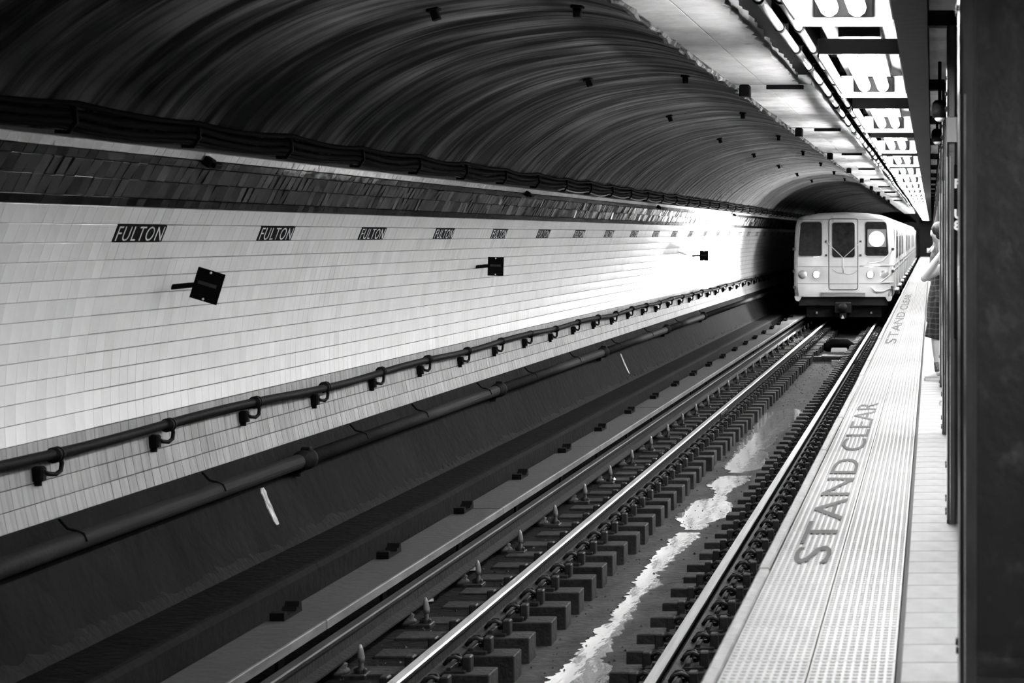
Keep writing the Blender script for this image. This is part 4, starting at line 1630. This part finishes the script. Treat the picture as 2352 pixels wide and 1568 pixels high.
# ------------------------------------------------------------------ people
def remesh(o, vox):
    m = o.modifiers.new('surface', 'REMESH')
    m.mode = 'VOXEL'
    m.voxel_size = vox
    m.use_smooth_shade = True
    s = o.modifiers.new('soften', 'SMOOTH')
    s.factor = 0.5
    s.iterations = 3
def limb(mb, pts, rads, n=12):
    mb.tube(pts, rads, n)
    for p, r in ((pts[0], rads[0]), (pts[-1], rads[-1])):
        r = r if not isinstance(r, tuple) else min(r)
        mb.ball(p, r, 10, 6)
def lerp(a, b, t):
    return tuple(x + (y - x) * t for x, y in zip(a, b))
HEAD_C = (-0.005, 0.0, 1.545)
HA = math.radians(22)
def hd(x, y, z):                       # head frame: +y is the face
    return (HEAD_C[0] + x * math.cos(HA) - y * math.sin(HA), HEAD_C[1] + x * math.sin(HA) + y * math.cos(HA), HEAD_C[2] + z)
def hand(mb, w, d, side, up):
    """palm at w pointing along d, five bent fingers"""
    w, d, side, up = Vector(w), Vector(d).normalized(), Vector(side).normalized(), Vector(up).normalized()
    pc = w + d * 0.045
    mb.tube([w, w + d * 0.03, w + d * 0.085], [(0.026, 0.018), (0.04, 0.016), (0.042, 0.014)], 10, up=tuple(up))
    for k, ln in enumerate((0.068, 0.078, 0.072, 0.056)):
        b0 = w + d * 0.08 + side * (0.03 - 0.02 * k)
        b1 = b0 + d * ln * 0.5 - up * 0.006
        b2 = b0 + d * ln * 0.8 - up * 0.025
        b3 = b0 + d * ln * 0.85 - up * 0.045
        mb.tube([b0, b1, b2, b3], [0.0095, 0.009, 0.0085, 0.006], 7)
    t0 = w + d * 0.02 + side * 0.03
    mb.tube([t0, t0 + d * 0.03 + side * 0.022 - up * 0.008, t0 + d * 0.06 + side * 0.022 - up * 0.02], [0.012, 0.0105, 0.007], 7)
def person(loc, label, mats, hair='hair', sock='sock', rot=0.0, scale=1.0, arms_down=False):
    shirt_m, short_m, shoe_m, long_legs = mats
    root = empty('person', loc)
    root.rotation_euler = (0, 0, rot)
    root.scale = (scale, scale, scale)
    hip = {s: (0.02, s * 0.09, 0.84) for s in (-1, 1)}
    knee = {-1: (-0.03, -0.10, 0.46), 1: (0.01, 0.10, 0.47)}
    ank = {-1: (0.0, -0.10, 0.09), 1: (0.05, 0.11, 0.09)}
    sho = {s: (0.125, s * 0.17, 1.225) for s in (-1, 1)}
    elb = {-1: (-0.155, -0.25, 1.075), 1: (-0.10, 0.26, 1.07)}
    wri = {-1: (0.05, -0.27, 1.365), 1: (0.05, 0.10, 1.30)}
    if arms_down:
        elb = {q: (0.09, q * 0.22, 1.02) for q in (-1, 1)}
        wri = {q: (0.06, q * 0.23, 0.79) for q in (-1, 1)}
    mb = MB()
    # trunk
    mb.tube([(0.02, 0, 0.80), (0.02, 0, 0.88), (0.03, 0, 1.0), (0.06, 0, 1.14), (0.075, 0, 1.26), (0.075, 0, 1.33), (0.065, 0, 1.37)],
            [(0.15, 0.10), (0.165, 0.115), (0.14, 0.10), (0.165, 0.11), (0.185, 0.10), (0.15, 0.075), (0.07, 0.06)], 16, up=(1, 0, 0))
    limb(mb, [(0.062, 0, 1.33), (0.035, 0.0, 1.42), (0.012, 0.0, 1.48)], [0.064, 0.056, 0.054])
    # head
    mb.ball(HEAD_C, (0.077, 0.092, 0.112), 16, 12)
    mb.ball(hd(0, -0.018, 0.02), (0.08, 0.088, 0.09), 16, 12)
    mb.ball(hd(0, 0.045, -0.06), (0.055, 0.05, 0.05), 12, 8)
    mb.tube([hd(0, 0.09, 0.02), hd(0, 0.112, -0.02), hd(0, 0.092, -0.03)], [0.009, 0.016, 0.013], 8)
    mb.tube([hd(-0.03, 0.088, -0.062), hd(0, 0.096, -0.06), hd(0.03, 0.088, -0.062)], 0.008, 7)
    for s in (-1, 1):
        mb.tube([hd(s * 0.045, 0.084, 0.03), hd(s * 0.02, 0.092, 0.032)], 0.009, 7)
        mb.ball(hd(s * 0.083, -0.008, -0.005), (0.014, 0.022, 0.034), 8, 6)
    for s in (-1, 1):
        limb(mb, [hip[s], lerp(hip[s], knee[s], 0.5), knee[s], lerp(knee[s], ank[s], 0.3), ank[s]], [0.085, 0.075, 0.054, 0.052, 0.034])
        mb.tube([(ank[s][0] + 0.05, ank[s][1], 0.035), (ank[s][0] - 0.05, ank[s][1], 0.04), (ank[s][0] - 0.13, ank[s][1], 0.022)], [0.035, 0.038, 0.03], 10)
        limb(mb, [sho[s], lerp(sho[s], elb[s], 0.45), elb[s]], [0.058, 0.052, 0.041])
        limb(mb, [elb[s], lerp(elb[s], wri[s], 0.3), wri[s]], [0.041, 0.045, 0.029])
        d = Vector(wri[s]) - Vector(elb[s])
        hand(mb, wri[s], d, (0, -s * 0.6, 0.8), (-1, 0, 0.4))
    body = build('body', mb, 'skin', root)
    remesh(body, 0.0095)
    # hair cap
    mb = MB()
    mb.ball(hd(0, -0.02, 0.03), (0.085, 0.092, 0.092), 18, 14)
    mb.ball(hd(0, -0.045, -0.025), (0.068, 0.055, 0.055), 12, 8)
    for s in (-1, 1):
        mb.tube([hd(s * 0.074, 0.012, 0.03), hd(s * 0.073, 0.014, -0.04), hd(s * 0.052, 0.05, -0.085)], [0.012, 0.010, 0.012], 7)
    h = build('hair', mb, hair, root)
    remesh(h, 0.0095)
    # eyes
    mb = MB()
    for s in (-1, 1):
        mb.ball(hd(s * 0.032, 0.084, 0.012), 0.011, 8, 6)
    build('eyes', mb, 'socket', root)
    # shirt
    mb = MB()
    mb.tube([(0.0, 0, 0.60), (0.005, 0, 0.72), (0.015, 0, 0.88), (0.028, 0, 1.0), (0.06, 0, 1.14), (0.075, 0, 1.26), (0.075, 0, 1.335), (0.068, 0, 1.375)],
            [(0.195, 0.135), (0.19, 0.135), (0.18, 0.13), (0.158, 0.116), (0.18, 0.124), (0.20, 0.115), (0.165, 0.088), (0.078, 0.07)], 18, up=(1, 0, 0))
    for s in (-1, 1):
        limb(mb, [sho[s], lerp(sho[s], elb[s], 0.22)], [0.07, 0.068])
    sh = build('shirt', mb, shirt_m, root)
    remesh(sh, 0.011)
    # shorts or trousers
    mb = MB()
    mb.tube([(0.02, 0, 0.72), (0.02, 0, 0.88), (0.025, 0, 0.95)], [(0.17, 0.125), (0.172, 0.122), (0.15, 0.11)], 16, up=(1, 0, 0))
    for s in (-1, 1):
        if long_legs:
            limb(mb, [hip[s], lerp(hip[s], knee[s], 0.5), knee[s], lerp(knee[s], ank[s], 0.9)], [0.10, 0.092, 0.075, 0.062])
        else:
            a = (knee[s][0] - 0.02, knee[s][1], knee[s][2] - 0.02)
            mb.tube([hip[s], lerp(hip[s], a, 0.55), a], [(0.10, 0.11), (0.10, 0.105), (0.105, 0.09)], 14, up=(0, 1, 0))
    st = build('trousers' if long_legs else 'shorts', mb, short_m, root)
    remesh(st, 0.011)
    for s in (-1, 1):
        mb = MB()
        ax, ay = ank[s][0], ank[s][1]
        mb.tube([(ax + 0.075, ay, 0.05), (ax + 0.03, ay, 0.055), (ax - 0.05, ay, 0.05), (ax - 0.11, ay, 0.038), (ax - 0.15, ay, 0.03)], [(0.03, 0.035), (0.038, 0.05), (0.042, 0.045), (0.042, 0.032), (0.028, 0.02)], 12, up=(0, 0, 1))
        mb.tube([(ax, ay, 0.05), (ax, ay, 0.10)], [0.045, 0.042], 12)
        sh_ = build('shoe', mb, shoe_m, root)
        mb = MB()
        out = [(0.085, 0.0), (0.07, 0.033), (0.0, 0.04), (-0.08, 0.046), (-0.14, 0.034), (-0.158, 0.0)]
        pts = out + [(a, -b) for a, b in reversed(out[1:-1])]
        n2 = len(pts)
        vs = [(ax + a, ay + b, 0.0) for a, b in pts] + [(ax + a, ay + b, 0.026) for a, b in pts]
        mb.add(vs, [tuple(range(n2)), tuple(reversed(range(n2, 2 * n2)))] + [(i, (i + 1) % n2, (i + 1) % n2 + n2, i + n2) for i in range(n2)])
        build('sole', mb, 'sole', sh_)
        if not long_legs:
            mb = MB()
            k2 = lerp(knee[s], ank[s], 0.72)
            mb.tube([k2, lerp(k2, ank[s], 0.5), ank[s]], [0.046, 0.044, 0.042], 12)
            build('sock', mb, sock, root)
    tag(root, label, 'person', 'people waiting on the platform')
    return root
person((0.075, 20.4, PT), 'person in dark plaid shirt and shorts with folded arms, leaning past the columns', ('plaid', 'plaid', 'shoe', False))
person((0.222, 17.5, PT), 'person in pale clothes hidden behind a column, one shoe showing', ('pale_shirt', 'pale_trousers', 'shoe', True), arms_down=True)
person((0.06, 62.0, PT), 'distant person in a grey shirt beyond the plaid shirt wearer', ('grey_shirt', 'dark_cloth', 'shoe', True), rot=0.3, scale=0.92)
